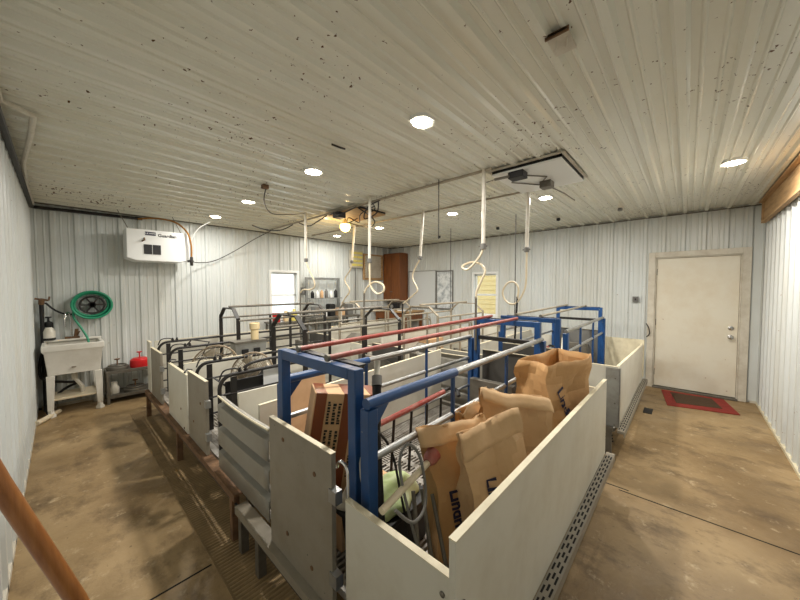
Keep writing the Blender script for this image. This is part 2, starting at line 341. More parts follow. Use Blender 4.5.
# ------------------------------------------------------------------ raised decks
ROWX = [(.76, 2.90), (3.42, 5.61)]
PENY = [(.47, 2.0), (2.0, 3.6), (3.6, 5.0)]
ROWN = ['front left row', 'right rear row']
PENN = ['nearest', 'middle', 'farthest']
DZ = .30
def deck_section(x0, x1, y0, y1, style, name, label, group):
    mb = MB(); z0, z1 = DZ-.035, DZ
    if style == 'slat':       # long bars with cross ribs
        n = int((x1-x0)/.024)
        for i in range(n): x = x0+(x1-x0)*(i+.5)/n; mb.box((x-.006, y0, z0), (x+.006, y1, z1))
        for k in range(4): y = y0+(y1-y0)*k/3; mb.box((x0, max(y0, y-.010), z0), (x1, min(y1, y+.010), z1-.002))
    else:                     # solid bands alternating with slotted bands
        x = x0; 
        while x < x1-.05:
            mb.box((x, y0, z0), (x+.045, y1, z1))
            n = int((y1-y0)/.028)
            for i in range(n):
                y = y0+(y1-y0)*i/n; mb.box((x+.045, y, z0), (min(x+.115, x1), y+.013, z1-.001))
            x += .115
    o = mb.build(name, M['slat'], loc=((x0+x1)/2, (y0+y1)/2, z0)); tag(o, label, 'slatted floor', group); return o
for r, (x0, x1) in enumerate(ROWX):
    for p, (y0, y1) in enumerate(PENY):
        c = [1.26, 2.90, 4.50][p]; base = PENN[p]+' pen of the '+ROWN[r]
        ya = .465 if p == 0 else y0+.005
        deck_section(x0+.03, x1-.03, ya, c-.36, 'slat', 'slatted_floor', 'raised slatted floor on near side of the '+base, 'slatted pen floors')
        deck_section(x0+.03, x1-.03, c-.35, c+.35, 'band', 'slatted_floor', 'raised banded slotted floor in middle of the '+base, 'slatted pen floors')
        deck_section(x0+.03, x1-.03, c+.36, y1-.005, 'slat', 'slatted_floor', 'raised slatted floor on back side of the '+base, 'slatted pen floors')
# perforated edge strip along the near side of each deck
def edge_strip(x0, x1, lab):
    mb = MB(); mb.box((x0, .382, DZ-.05), (x1, .388, DZ+.002)); mb.box((x0, .388, DZ-.02), (x1, .439, DZ+.004)); mb.cur = 1
    n = int((x1-x0)/.075)
    for i in range(n):
        x = x0+.03+i*.075; mb.box((x, .391, DZ+.0035), (x+.048, .399, DZ+.0055)); mb.box((x+.025, .407, DZ+.0035), (x+.062, .416, DZ+.0055)); mb.box((x, .424, DZ+.0035), (x+.045, .432, DZ+.0055))
    o = mb.build('perforated_edge_strip', [M['pan'], M['pit']], loc=((x0+x1)/2, .36, DZ)); tag(o, lab, 'floor strip')
edge_strip(.80, 2.90, 'grey strip punched with black slots along foot of the nearest white panel')
edge_strip(3.40, 5.62, 'grey slotted strip along foot of the white panel nearer the door')
# support frames: beams and legs
def support(name, x, y0, y1, m, legs, lab, z1=DZ+.035, extra=None):
    t = thing(name, (x, (y0+y1)/2, 0), lab, 'support beam')
    b_ = MB(); b_.box((x-.055, y0, z1-.012), (x+.018, y1, z1)); b_.box((x-.055, y0, z1-.045), (x-.043, y1, z1-.012)); b_.build('angle_iron', m, t)
    for ly in legs:
        l = MB(); l.box((x-.05, ly-.022, 0), (x-.036, ly+.022, z1-.046)); l.box((x-.036, ly-.022, 0), (x-.006, ly-.012, z1-.046)); l.build('leg', M['dgalv'] if m is not M['rust'] else m, t)
    for k in range(3):
        q = MB(); q.tube([(x-.03+.02*k, y0, z1-.085-.035*k), (x-.03+.02*k, y1, z1-.085-.035*k)], .008); q.build('under_bar', M['black'], t)
    return t
support('deck_support', .745, 2.03, 5.0, M['rust'], [2.1, 3.46, 4.95], 'rust-brown angle iron holding left edge of the black crates', z1=.325)
support('deck_support', .745, .47, 2.02, M['pan'], [.52, 1.72, 1.96], 'pale grey angle and legs under the near grey gate', z1=.262)
support('deck_support', 2.925, .47, 5.0, M['dgalv'], [.5, 2.0, 3.5, 4.9], 'steel deck edge on the aisle side of the front left row', z1=.33)
support('deck_support', 3.43, .47, 5.0, M['dgalv'], [.5, 2.0, 3.5, 4.9], 'steel deck edge on the aisle side of the right rear row', z1=.33)
support('deck_support', 5.64, .47, 5.0, M['dgalv'], [.5, 2.0, 3.5, 4.9], 'steel deck edge facing the wall with the door', z1=.33)
for r, (x0, x1) in enumerate(ROWX):
    for k, y in enumerate((.50, 1.4, 2.3, 3.2, 4.1, 4.93)):
        b_ = MB(); b_.box((x0+.06, y, DZ-.10), (x1-.07, y+.012, DZ-.04)); b_.box((x0+.06, y, DZ-.047), (x1-.07, y+.04, DZ-.040))
        for lx in (x0+.12, x1-.16): b_.box((lx, y, 0), (lx+.04, y+.04, DZ-.048))
        o = b_.build('cross_beam', M['dgalv'], loc=((x0+x1)/2, y, 0)); tag(o, 'steel cross beam %s under the slatted floor of the %s' % (['at the near end', 'second from the near end', 'third from the near end', 'third from the back', 'second from the back', 'at the back'][k], ROWN[r]), 'cross beam', 'deck cross beams')
pg = MB()
pg.box((.56, .5, 0), (.57, 5.2, .003)); pg.box((.86, .5, 0), (.87, 5.2, .003))
for i in range(180): y = .5+i*.026; pg.box((.57, y, .0), (.86, y+.013, .002))
tag(pg.build('pit_grate', M['gratec'], loc=(.6, 2.8, 0)), 'brown ribbed grate strip on the floor beside the left crates', 'floor grate')

# ------------------------------------------------------------------ pen panels
def ypanel(name, x, y0, y1, z0, z1, m, lab, edge=None, holes=(), cat='panel', th=.022, hinge=False, z1b=None):
    t = thing(name, (x, (y0+y1)/2, z0), lab, cat); zb = z1 if z1b is None else z1b
    b_ = MB(); b_.prism([(y0, z0), (y1, z0), (y1, zb-.004), (y0, z1-.004)], (x-th/2, 0, 0), (0, 1, 0), (0, 0, 1), th); b_.build('board', m, t, bevel=.002)
    e = MB(); e.prism([(y0, z1-.0035), (y1, zb-.0035), (y1, zb), (y0, z1)], (x-th/2-.001, 0, 0), (0, 1, 0), (0, 0, 1), th+.002); e.build('top_edge', edge or M['cream'], t)
    for (hy, hz) in holes:
        h_ = MB(); h_.lathe([(.011, -.002), (.011, .002), (.004, .004)], (x-th/2-.001, hy, hz), 10, Matrix(((0, 0, -1), (0, 1, 0), (1, 0, 0)))); h_.build('bolt', M['rust'], t)
    if hinge:
        for hz in (z0+.12, z1-.2):
            h_ = MB(); h_.box((x-.018, y0-.035, hz), (x+.016, y0+.012, hz+.055)); h_.build('hinge_clip', M['galv'], t)
    return t
def xpanel(name, y, x0, x1, z0, z1, m, lab, cat='panel', th=.022, z1b=None):
    zb = z1 if z1b is None else z1b
    t = thing(name, ((x0+x1)/2, y, z0), lab, cat)
    b_ = MB(); b_.prism([(x0, z0), (x1, z0), (x1, zb-.004), (x0, z1-.004)], (0, y+th/2, 0), (1, 0, 0), (0, 0, 1), th); b_.build('board', m, t, bevel=.002)
    e = MB(); e.prism([(x0, z1-.0035), (x1, zb-.0035), (x1, zb), (x0, z1)], (0, y+th/2+.001, 0), (1, 0, 0), (0, 0, 1), th+.002); e.build('top_edge', M['cream'], t)
    return t
def corr_panel(x, y0, y1, z0, z1, lab):
    t = thing('corrugated_panel', (x, (y0+y1)/2, z0), lab, 'panel')
    prof = []; z = z0; n = 3; hh = (z1-z0)/n
    for k in range(n): prof += [(0, z0+k*hh), (0, z0+k*hh+hh*.66), (.034, z0+k*hh+hh*.72), (.034, z0+k*hh+hh*.97)]
    prof += [(0, z1)]
    b_ = MB(); K = len(prof); N = 10; vs = []
    for i in range(N+1):
        y = y0+(y1-y0)*i/N; sag = -.012*math.sin(PI*i/N)
        for (d, zz) in prof: vs.append((x+d-.006, y, zz+sag*(zz-z0)/(z1-z0)))
    b_.add(vs, [(i*K+j, (i+1)*K+j, (i+1)*K+j+1, i*K+j+1) for i in range(N) for j in range(K-1)])
    b_.build('sheet', M['corr'], t, solid=.006)
    e = MB(); e.tube([(x-.004, y0+(y1-y0)*i/N, z1-.012*math.sin(PI*i/N)+.004) for i in range(N+1)], .006, 6); e.build('top_edge', M['cream'], t); return t
ypanel('creep_gate', .735, .475, .955, .264, .785, M['panw'], 'low white board closing the near left pen corner', holes=())
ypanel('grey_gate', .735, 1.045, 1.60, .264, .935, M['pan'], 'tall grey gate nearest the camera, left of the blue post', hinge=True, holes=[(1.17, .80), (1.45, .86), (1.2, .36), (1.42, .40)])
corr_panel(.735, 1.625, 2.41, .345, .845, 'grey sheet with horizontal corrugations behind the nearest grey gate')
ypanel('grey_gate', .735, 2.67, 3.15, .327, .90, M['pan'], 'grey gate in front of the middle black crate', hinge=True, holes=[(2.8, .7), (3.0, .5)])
ypanel('white_gate', .735, 3.19, 3.88, .327, .85, M['panw'], 'white gate between the two black crates', holes=[(3.4, .5), (3.3, .35)])
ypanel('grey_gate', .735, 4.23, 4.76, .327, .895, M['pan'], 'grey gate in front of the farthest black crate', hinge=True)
ypanel('white_gate', .735, 4.80, 5.0, .327, .95, M['panw'], 'narrow white gate at the far left pen corner')
xpanel('side_panel', .452, .70, 2.85, .305, .925, M['panw'], 'long white side panel facing the camera, in front of the feed bags', z1b=.895)
xpanel('side_panel', .452, 3.45, 5.58, .305, .885, M['panw'], 'white side panel of the rear pen beside the entrance door', z1b=.80)
xpanel('pen_divider', 2.0, .84, 2.84, .31, .86, M['panw'], 'white divider board just behind the blue crate', z1b=.925)
xpanel('pen_divider', 3.6, .80, 2.84, .31, .87, M['panw'], 'white divider board between the two black crates')
xpanel('pen_divider', 5.0, .80, 2.84, .31, .93, M['panw'], 'white divider board behind the farthest black crate')
xpanel('pen_divider', 2.0, 3.47, 5.58, .31, .87, M['panw'], 'white divider behind the rear blue crate')
xpanel('pen_divider', 3.6, 3.47, 5.58, .31, .87, M['panw'], 'white divider between the two tan crates')
xpanel('pen_divider', 5.0, 3.47, 5.58, .31, .87, M['panw'], 'white divider behind the farthest tan crate')
ypanel('aisle_panel', 3.42, .44, .90, .332, .885, M['panw'], 'white board beside the aluminium corner post of the rear pen')
ypanel('end_board', 5.61, .43, .93, .332, .86, M['cream'], 'cream board at the end of the rear pen near the door')
ypanel('dark_gate', 2.905, .96, 1.52, .332, .98, M['char'], 'dark charcoal gate at far end of the blue crate')
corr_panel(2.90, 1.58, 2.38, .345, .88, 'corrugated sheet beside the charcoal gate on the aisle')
ypanel('aisle_panel', 2.905, .48, .93, .332, .80, M['panw'], 'white board closing the aisle end behind the upright feed bag')
ypanel('dark_gate', 3.42, .98, 1.54, .332, .98, M['char'], 'charcoal gate facing the aisle on the rear blue crate')
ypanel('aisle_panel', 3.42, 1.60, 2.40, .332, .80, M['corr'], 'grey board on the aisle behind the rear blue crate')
ypanel('dark_gate', 2.905, 2.62, 3.18, .332, .85, M['char'], 'charcoal gate at aisle end of the middle black crate')
ypanel('aisle_panel', 2.905, 3.22, 4.16, .332, .80, M['panw'], 'white board on the aisle between the black crates')
ypanel('dark_gate', 2.905, 4.22, 4.78, .332, .85, M['char'], 'charcoal gate at aisle end of the farthest black crate')
ypanel('end_gate', 5.61, .98, 1.56, .332, .95, M['grey'], 'grey gate at wall end of the rear blue crate')
ypanel('end_gate', 5.61, 1.62, 2.6, .332, .80, M['panw'], 'white board on wall side behind the rear blue crate')
ypanel('end_gate', 5.61, 2.64, 3.16, .332, .85, M['panw'], 'white gate at wall end of the nearer tan crate')
ypanel('end_gate', 5.61, 3.2, 4.16, .332, .80, M['panw'], 'white board between tan crates on wall side')
for k, (bx_, by_, bz_, rr) in enumerate(((.724, .50, .72, 0), (.735, .438, .73, 1))):
    q = MB(); q.lathe([(.009, 0), (.009, .003), (.004, .006)], (bx_, by_, bz_), 10, Matrix(((0, 0, -1), (0, 1, 0), (1, 0, 0))) if not rr else Matrix(((1, 0, 0), (0, 0, -1), (0, 1, 0))))
    tag(q.build('carriage_bolt', M['dgalv'], loc=(bx_, by_, bz_)), ['steel bolt near right end of the low white board', 'steel bolt at near corner of long side panel'][k], 'bolt')
cp = MB(); cp.box((3.395, .427, .334), (3.40, .535, .87)); cp.box((3.395, .425, .334), (3.45, .430, .87)); cp.cur = 1
for z in (.35, .55, .78): cp.lathe([(.006, 0), (.006, .004)], (3.394, .46, z), 8, Matrix(((0, 0, -1), (0, 1, 0), (1, 0, 0))))
tag(cp.build('corner_post', [M['galv'], M['dgalv']], loc=(3.4, .43, .22)), 'bare aluminium angle post at corner of the rear white pen', 'post')

# ------------------------------------------------------------------ blue crates
def blue_crate(x0, x1, lab, barm, low=True):
    t = thing('farrowing_crate', ((x0+x1)/2, 1.26, DZ), lab, 'farrowing crate')
    for e, (xx, ya, yb, zz) in enumerate(((x0, .955, 1.600, 1.282), (x1, .925, 1.56, 1.305))):
        f = MB(); w_ = .048
        f.box((xx-w_/2, ya, DZ), (xx+w_/2, ya+w_, zz)); f.box((xx-w_/2, yb-w_, DZ), (xx+w_/2, yb, zz)); f.box((xx-w_/2, ya+w_, zz-w_), (xx+w_/2, yb-w_, zz))
        fr = f.build('end_frame', M['blue'], t, bevel=.004)
        g = MB(); g.box((xx+.03, ya+.04, zz-.004), (xx+.07, yb-.05, zz+.004)); g.build('top_plate', M['black'] if e == 0 else M['dark'], t)
        g = MB(); g.box((xx-.02, ya+.05, 1.10), (xx+.02, yb-.05, 1.135)); g.build('cross_bar', M['black'], t) if e else None
    for (ys, sg) in ((.905, 1), (1.60, -1)):
        zt = 1.155 if ys < 1 else 1.11
        p = MB(); p.box((x0-.02, ys-.025, DZ), (x0+.03, ys+.025, zt-.02)); p.prism([(0, 0), (.09, 0), (0, -.10)], (x0+.03, ys+.004, zt-.02), (1, 0, 0), (0, 0, 1), .008); p.build('side_post', M['blue'], t, bevel=.004)
        p = MB(); p.box((x1-.03, ys-.022, DZ), (x1+.02, ys+.022, zt-.01)); p.build('side_post', M['blue'], t, bevel=.004)
        if x0 < 2:
            p = MB(); p.tube([(x0-.01, ys, zt), (x0+.62, ys, zt)], .0235, 12); p.build('blue_rail', M['blue'], t)
        p = MB(); p.tube([(x0+(.60 if x0 < 2 else 0), ys, zt), (x1+.01, ys+.015, zt)], .0195, 12); p.build('upper_rail', M['galv'], t)
        for zz in ((.93,) if ys < 1 else (.90, .62)):
            p = MB(); p.tube([(x0+.03, ys, zz), (x1, ys+.015, zz)], .0155 if zz > .8 else .012, 10); p.build('lower_rail', M['galv'], t)
        for xx in (x0+.60, x0+1.27):
            p = MB(); p.tube([(xx, ys, DZ), (xx, ys, zt)], .012, 8); p.build('upright', M['blue'], t)
    for (yy, xa, xb) in ((1.15, x0-.02, x1+.04), (1.43, x0+.0, x1+.10)):
        p = MB(); p.tube([(xa, yy, 1.301), (xb, yy, 1.323)], .013, 12); p.build('top_bar', barm, t)
        p = MB(); p.tube([(xa-.004, yy, 1.301), (xa+.01, yy, 1.301)], .0165, 12); p.build('pipe_end', M['dgalv'], t)
    if low:
        yy = 1.50
        p = MB(); p.tube(spline([(x0+.30, yy-.12, .68), (x0+.36, yy-.03, .665), (x0+.44, yy, .675), (x0+.56, yy, .69)], 4), .016, 8); p.build('bar_hook', M['black'], t)
        p = MB(); p.tube(spline([(x0+1.36, yy, .725), (x0+1.46, yy, .735), (x0+1.50, yy-.05, .72), (x0+1.46, yy-.10, .69)], 4), .016, 8); p.build('bar_hook', M['black'], t)
        p = MB(); p.tube([(x0+.55, yy, .69), (x0+1.38, yy, .725)], .020, 10); p.build('guard_bar', M['red'], t)
        for k in range(5):
            xx = x0+.58+.19*k; q = MB(); q.tube([(xx, yy, .68), (xx-.10, yy-.06, DZ)], .010, 8); q.build('finger', M['black'], t)
    f = MB(); f.box((x1-.30, 1.05, .34), (x1-.04, 1.45, .36)); f.prism([(0, 0), (.24, 0), (.26, .30), (.06, .42), (0, .42)], (x1-.29, 1.45, .36), (1, 0, 0), (0, 0, 1), .40); f.build('sow_feeder', M['dgalv'], t, bevel=.004)
    return t
blue_crate(.80, 2.81, 'blue framed farrowing crate with two red top bars, nearest the camera', M['red'])
blue_crate(3.50, 5.48, 'blue framed farrowing crate with tan top bars, in front of the entrance wall', M['tangalv'])
# latch ring on the nearest blue post
p = MB(); p.tube(arc((.745, 1.0, .875), .035, 0, PI, (0, 1, 0), (0, 0, 1), 8)+[(.745, .965, .78)], .007, 8); tag(p.build('latch_hook', M['chrome'], loc=(.745, 1, .87)), 'bent steel latch hook hanging on the nearest blue post', 'latch')

# ------------------------------------------------------------------ black / tan crates
def arch_crate(xg, sgn, yc, m, railm, lab, hooped=True):
    """xg = gate end, sgn = direction towards the aisle or wall"""
    X_ = lambda u: xg+sgn*u
    t = thing('farrowing_crate', (X_(1.05), yc, DZ), lab, 'farrowing crate'); hw = .315; ux = Vector((sgn, 0, 0)); uz = Vector((0, 0, 1))
    for s in (-1, 1):
        y = yc+s*(hw-.02)
        p = MB(); pth = [(X_(0.02), y, DZ), (X_(.02), y, .80)] + arc((X_(.12), y, .83), .10, PI, PI/2, ux, uz, 6) + [(X_(2.02), y, .93)]
        p.tube(pth, .0145, 10); p.build('hoop_rail', m, t)
        for zz in (.78, .60, .45):
            p = MB(); p.tube([(X_(.02), y, zz), (X_(2.02), y, zz)], .009, 8); p.build('side_rail', m, t)
        p = MB(); p.box((min(X_(.10), X_(.145)), y-.006, DZ), (max(X_(.10), X_(.145)), y+.006, .91)); p.build('flat_post', m, t)
        for xx in (.17, .215):
            p = MB(); p.tube([(X_(xx), y, .93), (X_(xx), y, .975)], .010, 8); p.lathe([(.016, 0), (.016, .012)], (X_(xx), y, .945), 8); p.build('clamp_bolt', m, t)
        p = MB(); p.tube(spline([(X_(.02), y, .90), (X_(.05), y, .965), (X_(.12), y, .975), (X_(.17), y, .96)], 4), .006, 6); p.build('latch_wire', m, t)
        yo = yc+s*hw
        for zz, rr in ((1.19, .013),):
            p = MB(); p.tube([(X_(.75), yo, zz), (X_(2.02), yo, zz)], rr, 8); p.build('high_rail', railm, t)
        for xx in (1.43,):
            p = MB(); p.box((min(X_(xx), X_(xx+.035)), yo-.006, DZ), (max(X_(xx), X_(xx+.035)), yo+.006, 1.19)); p.build('flat_post', m, t)
        for k in range(4):
            xx = .85+.28*k; p = MB(); p.tube([(X_(xx), y, .45), (X_(xx)-.03, y-.03*s, DZ)], .009, 6); p.build('finger', m, t)
    for xx in (.74, 2.03):
        a = MB(); w_ = .021
        P = [(yc-hw, DZ), (yc-hw, 1.215), (yc-.165, 1.335), (yc+.165, 1.335), (yc+hw, 1.215), (yc+hw, DZ)]
        for (p0, p1) in zip(P, P[1:]): a.bar((X_(xx), p0[0], p0[1]), (X_(xx), p1[0], p1[1]), .045, .014, up=(0, -(p1[1]-p0[1]), p1[0]-p0[0]))
        a.build('arch', m, t)
    a = MB(); a.tube([(X_(.74), yc, 1.357), (X_(2.03), yc, 1.357)], .015, 8); a.build('top_strap', railm, t)
    a = MB(); a.prism([(0, 0), (.22, 0), (.24, .28), (.05, .40), (0, .40)], (X_(1.80), yc+(.2 if sgn > 0 else -.2), .36), (sgn, 0, 0), (0, 0, 1), .40); a.build('sow_feeder', M['dgalv'], t, bevel=.004)
    return t
c1 = arch_crate(.785, 1, 2.91, M['black'], M['dgalv'], 'black farrowing crate in the middle, right behind the blue crate')
c2 = arch_crate(.785, 1, 4.51, M['black'], M['dgalv'], 'farthest black farrowing crate, nearest the sink wall')
arch_crate(5.55, -1, 2.84, M['tangalv'], M['tangalv'], 'tan weathered farrowing crate behind the rear blue crate')
arch_crate(5.55, -1, 4.45, M['tangalv'], M['tangalv'], 'farthest tan weathered farrowing crate, near the oak cabinet')
# details on black crates
p = MB(); p.tube([(.97, 4.22, .95), (1.02, 4.22, 1.01), (1.20, 4.22, .96), (1.12, 4.22, .80)], .009, 6); p.build('bent_bracket', M['black'], c2)
p = MB(); p.tube(spline([(.98, 2.60, .97), (1.05, 2.60, 1.0), (1.22, 2.60, 1.01), (1.30, 2.60, .98), (1.40, 2.60, .78)], 5), .012, 8); p.build('bent_handle', M['black'], c1)
for (y, z, l, i) in ((3.86, .86, .14, 0), (3.28, .86, .14, 1)):
    p = MB(); p.box((.728, y-.012, z-l), (.737, y+.012, z)); p.tube([(.732, y, z), (.76, y+.03, z+.015), (.80, y+.04, z)], .006, 6)
    tag(p.build('gate_latch', M['black'], loc=(.73, y, z-l)), ['black drop latch on far edge of the white gate', 'black drop latch on near edge of the white gate'][i], 'latch')

# ------------------------------------------------------------------ feed bags
def feed_bag(c, w_, d_, h, yaw, lean, seed, m, lab, open_top=True, fold=.12, tip=0):
    """crumpled gusseted paper bag; w_ along local x, d_ along local y; the top pinches flat unless open"""
    rnd = random.Random(seed); off = Vector((rnd.random()*50, rnd.random()*50, rnd.random()*50)); rot = Matrix.Rotation(yaw, 3, 'Z')
    t = thing('feed_bag', (c[0], c[1], c[2]), lab, 'paper bag', 'brown paper feed bags in the nearest pen'); nu, nv = 36, 18
    jit = {}
    def fn(u, v):
        a = (u*4) % 4; side = int(a) % 4; f = a-int(a)
        P = [(-.5, -.5), (.5, -.5), (.5, .5), (-.5, .5)]; p = P[side]; q = P[(side+1) % 4]
        x = p[0]+(q[0]-p[0])*f; y = p[1]+(q[1]-p[1])*f
        thick = 1-max(0, (v-.45)/.55)**1.2*(.93 if not open_top else .15)
        belly = 1+.12*math.sin(PI*min(v*1.3, 1)); gus = 0
        if side in (1, 3): gus = -.12*math.sin(PI*f)*(.2+.8*v)*(1 if side == 1 else -1)
        X = x*w_*(1+.06*v)+gus*w_*.6; Y = y*d_*thick*belly; Z = h*v
        if v > .8: Z += tip*x*(v-.8)/.2
        p3 = Vector((X, Y, Z)); k = (round(u*nu) % nu, round(v*nv))
        if k not in jit: jit[k] = Vector((rnd.uniform(-1, 1), rnd.uniform(-1, 1), rnd.uniform(-1, 1)))*.0045
        pl = abs(noise.noise(p3*4.2+off))*2.6-.5
        pl2 = abs(noise.noise(p3*7.5+off*1.7))*2.2-.4
        n1 = noise.noise_vector(p3*5+off)*.026
        amp = min(1, .25+v*1.2); nrm = Vector((x, y, 0)).normalized()
        p3 = p3 + n1*amp + nrm*(pl*.026+pl2*.012)*amp + jit[k]*amp
        p3.z = max(p3.z, 0.0)
        p3 += Vector((lean[0]*v*v, lean[1]*v*v, 0))
        return Vector(c)+rot @ p3
    b_ = MB(); b_.grid(fn, nu, nv, closeu=True)
    b_.add([fn(i/nu, 0) for i in range(nu)], [tuple(range(nu))])
    bo = b_.build('paper_body', m, t, solid=.002); bo.data.set_sharp_from_angle(angle=math.radians(9))
    if fold:
        f_ = MB()
        def ff(u, v):
            p = fn(u*.25, 1)
            return p+rot @ Vector((0, -.006-.035*math.sin(v*1.5)+.004*math.sin(u*11+seed), .006*math.sin(u*9+seed)-v*fold+(.006 if v < .01 else 0)))
        f_.grid(ff, 14, 4); f_.build('folded_lip', M['kraft2'], t, solid=.003)
    return t
def bag_text(t, txt, size, c, yaw, lx, ly, z, slant):
    n = Vector((math.sin(yaw), -math.cos(yaw), 0)); ax = Vector((math.cos(yaw), math.sin(yaw), 0)); ux = (ax*slant+Vector((0, 0, -1))).normalized(); uy = n.cross(ux)
    o = text_mb(txt, size, Vector((c[0], c[1], 0))+ax*lx+n*ly+Vector((0, 0, z)), ux, uy, M['ink'], 'printed_lettering', t, depth=0, bold=.003, font_shear=.25)
    body = [c_ for c_ in bpy.data.objects if c_.parent == t and c_.name.startswith('paper_body')][0]
    md = o.modifiers.new('wrap', 'SHRINKWRAP'); md.target = body; md.wrap_method = 'NEAREST_SURFACEPOINT'; md.wrap_mode = 'OUTSIDE_SURFACE'; md.offset = .005
    return o
b1 = feed_bag((1.33, .785, DZ+.002), .36, .12, .66, -.42, (-.07, .0), 3, M['kraft'], 'feed bag with dark vertical lettering, behind the frontmost bag', False, .07, .03)
b2 = feed_bag((1.37, .612, DZ+.002), .35, .12, .70, -.40, (-.07, .02), 11, M['kraft2'], 'frontmost feed bag with long pale folded top, against white side panel', False, .10, .02)
b3 = feed_bag((1.73, .665, DZ+.002), .40, .13, .72, -.58, (-.05, .0), 21, M['kraft2'], 'pale feed bag in the middle with a peaked folded top', False, .06, -.10)
b4 = feed_bag((1.68, .855, DZ+.002), .34, .06, .64, -.06, (-.08, .0), 31, M['kraft'], 'thin feed bag flattened against the rail behind the middle bag', False, .05)
b5 = feed_bag((2.33, .69, DZ+.002), .50, .24, .82, -.22, (.02, .0), 43, M['kraft'], 'tallest golden brown feed bag standing upright with open crumpled top', True, .0)
bag_text(b1, 'Lindner', .085, (1.33, .785), -.42, -.09, .08, .56, .18)
bag_text(b2, 'Lindner', .09, (1.37, .612), -.40, -.09, .08, .66, .18)
bag_text(b5, 'Lindner', .11, (2.33, .69), -.22, -.05, .16, .80, .45)

# ------------------------------------------------------------------ other things in the nearest pen
def carton(c, sz, rz, ry, lab):
    t = thing('cardboard_box', c, lab, 'box'); w_, d_, h = sz
    b_ = MB(); b_.box((c[0]-w_/2, c[1]-d_/2, c[2]), (c[0]+w_/2, c[1]+d_/2, c[2]+h)); bd = b_.build('box_body', M['card'], t, bevel=.004)
    for k in range(3):
        x = c[0]-w_/2+w_*(.02+.40*k); q = MB(); q.box((x, c[1]-d_/2-.002, c[2]+.004), (x+w_*.15, c[1]-d_/2+.001, c[2]+h)); q.box((x, c[1]-d_/2-.002, c[2]+h-.001), (x+w_*.15, c[1]+d_/2, c[2]+h+.002)); q.build('tape', M['tape'], t)
    for k in range(2):
        for j in range(3):
            x = c[0]-w_/2+w_*(.295+.40*k); z = c[2]+h*(.80-.27*j)
            q = MB(); rq = random.Random(k*7+j)
            for l in range(3):
                zz = z-.055
                while zz < z+.055: dz_ = rq.uniform(.008, .02); q.box((x-.034+.028*l, c[1]-d_/2-.0025, zz), (x-.034+.028*l+rq.uniform(.010, .018), c[1]-d_/2+.001, zz+dz_*.7)); zz += dz_
            q.build('printed_marks', M['inkb'], t)
    t.rotation_euler = (0, ry, rz); return t
carton((.99, 1.42, DZ+.23), (.36, .18, .52), -.45, .16, 'tilted cardboard box with brown tape stripes inside the blue crate')
carton2 = MB(); carton2.box((.90, 1.22, DZ+.002), (1.30, 1.52, DZ+.20)); tag(carton2.build('cardboard_box', M['card'], loc=(1.1, 1.40, DZ), bevel=.004), 'flat cardboard box underneath the tilted taped box', 'box')
cb = MB(); cb.obox((1.06, 1.78, .668), (.34, .02, .72), Matrix.Rotation(.12, 3, 'Z') @ Matrix.Rotation(-.12, 3, 'X')); tag(cb.build('cardboard_sheet', M['card'], loc=(.93, 1.76, .35), bevel=.003), 'plain cardboard sheet leaning behind the tilted taped box', 'cardboard')
wb = MB(); wb.obox((.95, 2.16, .63), (.34, .02, .56), Matrix.Rotation(-.08, 3, 'X')); tag(wb.build('white_board', M['panw'], loc=(.95, 2.16, .33), bevel=.002), 'small white board leaning inside the pen behind the corrugated sheet', 'board')
# black tote with cloth
t = thing('plastic_tote', (1.10, 1.10, DZ), 'black plastic tote under the green and white cloth', 'tote')
b_ = MB(); b_.prism([(-.17, 0), (.17, 0), (.20, .20), (-.20, .20)], (1.10, 1.24, DZ+.002), (1, 0, 0), (0, 0, 1), .26); b_.build('tub', M['dark'], t, bevel=.01)
b_ = MB(); b_.box((.885, .965, DZ+.20), (1.315, 1.255, DZ+.222)); b_.build('rim', M['dark'], t, bevel=.004)
def cloth(c, rx_, ry_, h, seed, m, name, lab, cat='cloth'):
    def fn(u, v):
        a = u*2*PI; r_ = math.sin(v*PI/2*1.0); p = Vector((rx_*r_*math.cos(a), ry_*r_*math.sin(a), h*math.cos(v*PI/2)**.7))
        n_ = noise.noise_vector(p*9+Vector((seed, 0, 0)))*.05; n_.z *= .6; q = p+n_*min(1, v*2+.3); q.z = max(0.003, q.z); return Vector(c)+q
    b_ = MB(); b_.grid(fn, 36, 14, closeu=True); return b_
o = cloth((1.08, 1.10, DZ+.225), .19, .13, .10, 3, 0, '', '').build('cloth_bundle', M['lgreen'], loc=(1.1, 1.1, DZ+.225), solid=.004); tag(o, 'pale green cloth bundle lying on the black tote', 'cloth')
o = cloth((1.02, .955, DZ+.24), .10, .045, .20, 9, 0, '', ''); 
o = cloth((1.02, 1.22, DZ+.225), .12, .05, .13, 9, 0, '', '').build('white_rag', M['wcloth'], loc=(1.02, 1.22, DZ+.225), solid=.004); tag(o, 'off-white rag bunched beside the pale green cloth', 'cloth')
o = cloth((1.07, .74, DZ+.003), .07, .14, .09, 19, 0, '', '').build('work_glove', M['wcloth'], loc=(1.07, .74, DZ), solid=.004); tag(o, 'dirty cream rag on slats beside the near feed bag', 'rag')
o = MB(); o.tube([(.785, .80, .62), (.772, .86, .83)], .014, 10); o = None
def tubething(name, pts, r, m, lab, cat, sub=6, sp=True, n=8, group=None):
    b_ = MB(); b_.tube(spline(pts, sub) if sp else pts, r, n); o = b_.build(name, m, loc=tuple(pts[-1])); return tag(o, lab, cat, group)
tubething('white_pipe', [(.80, .97, .93), (.885, .86, .31)], .014, M['pvc'], 'short white pipe leaning upright just behind the low white board', 'pipe', sp=False)
t = thing('white_pole', (.95, .80, .80), 'white pole with dark red cup lying from low white board to the bags', 'pole')
q = MB(); q.tube([(.76, .79, .803), (1.08, .825, .835)], .014, 10); q.build('pole', M['pvcy'], t)
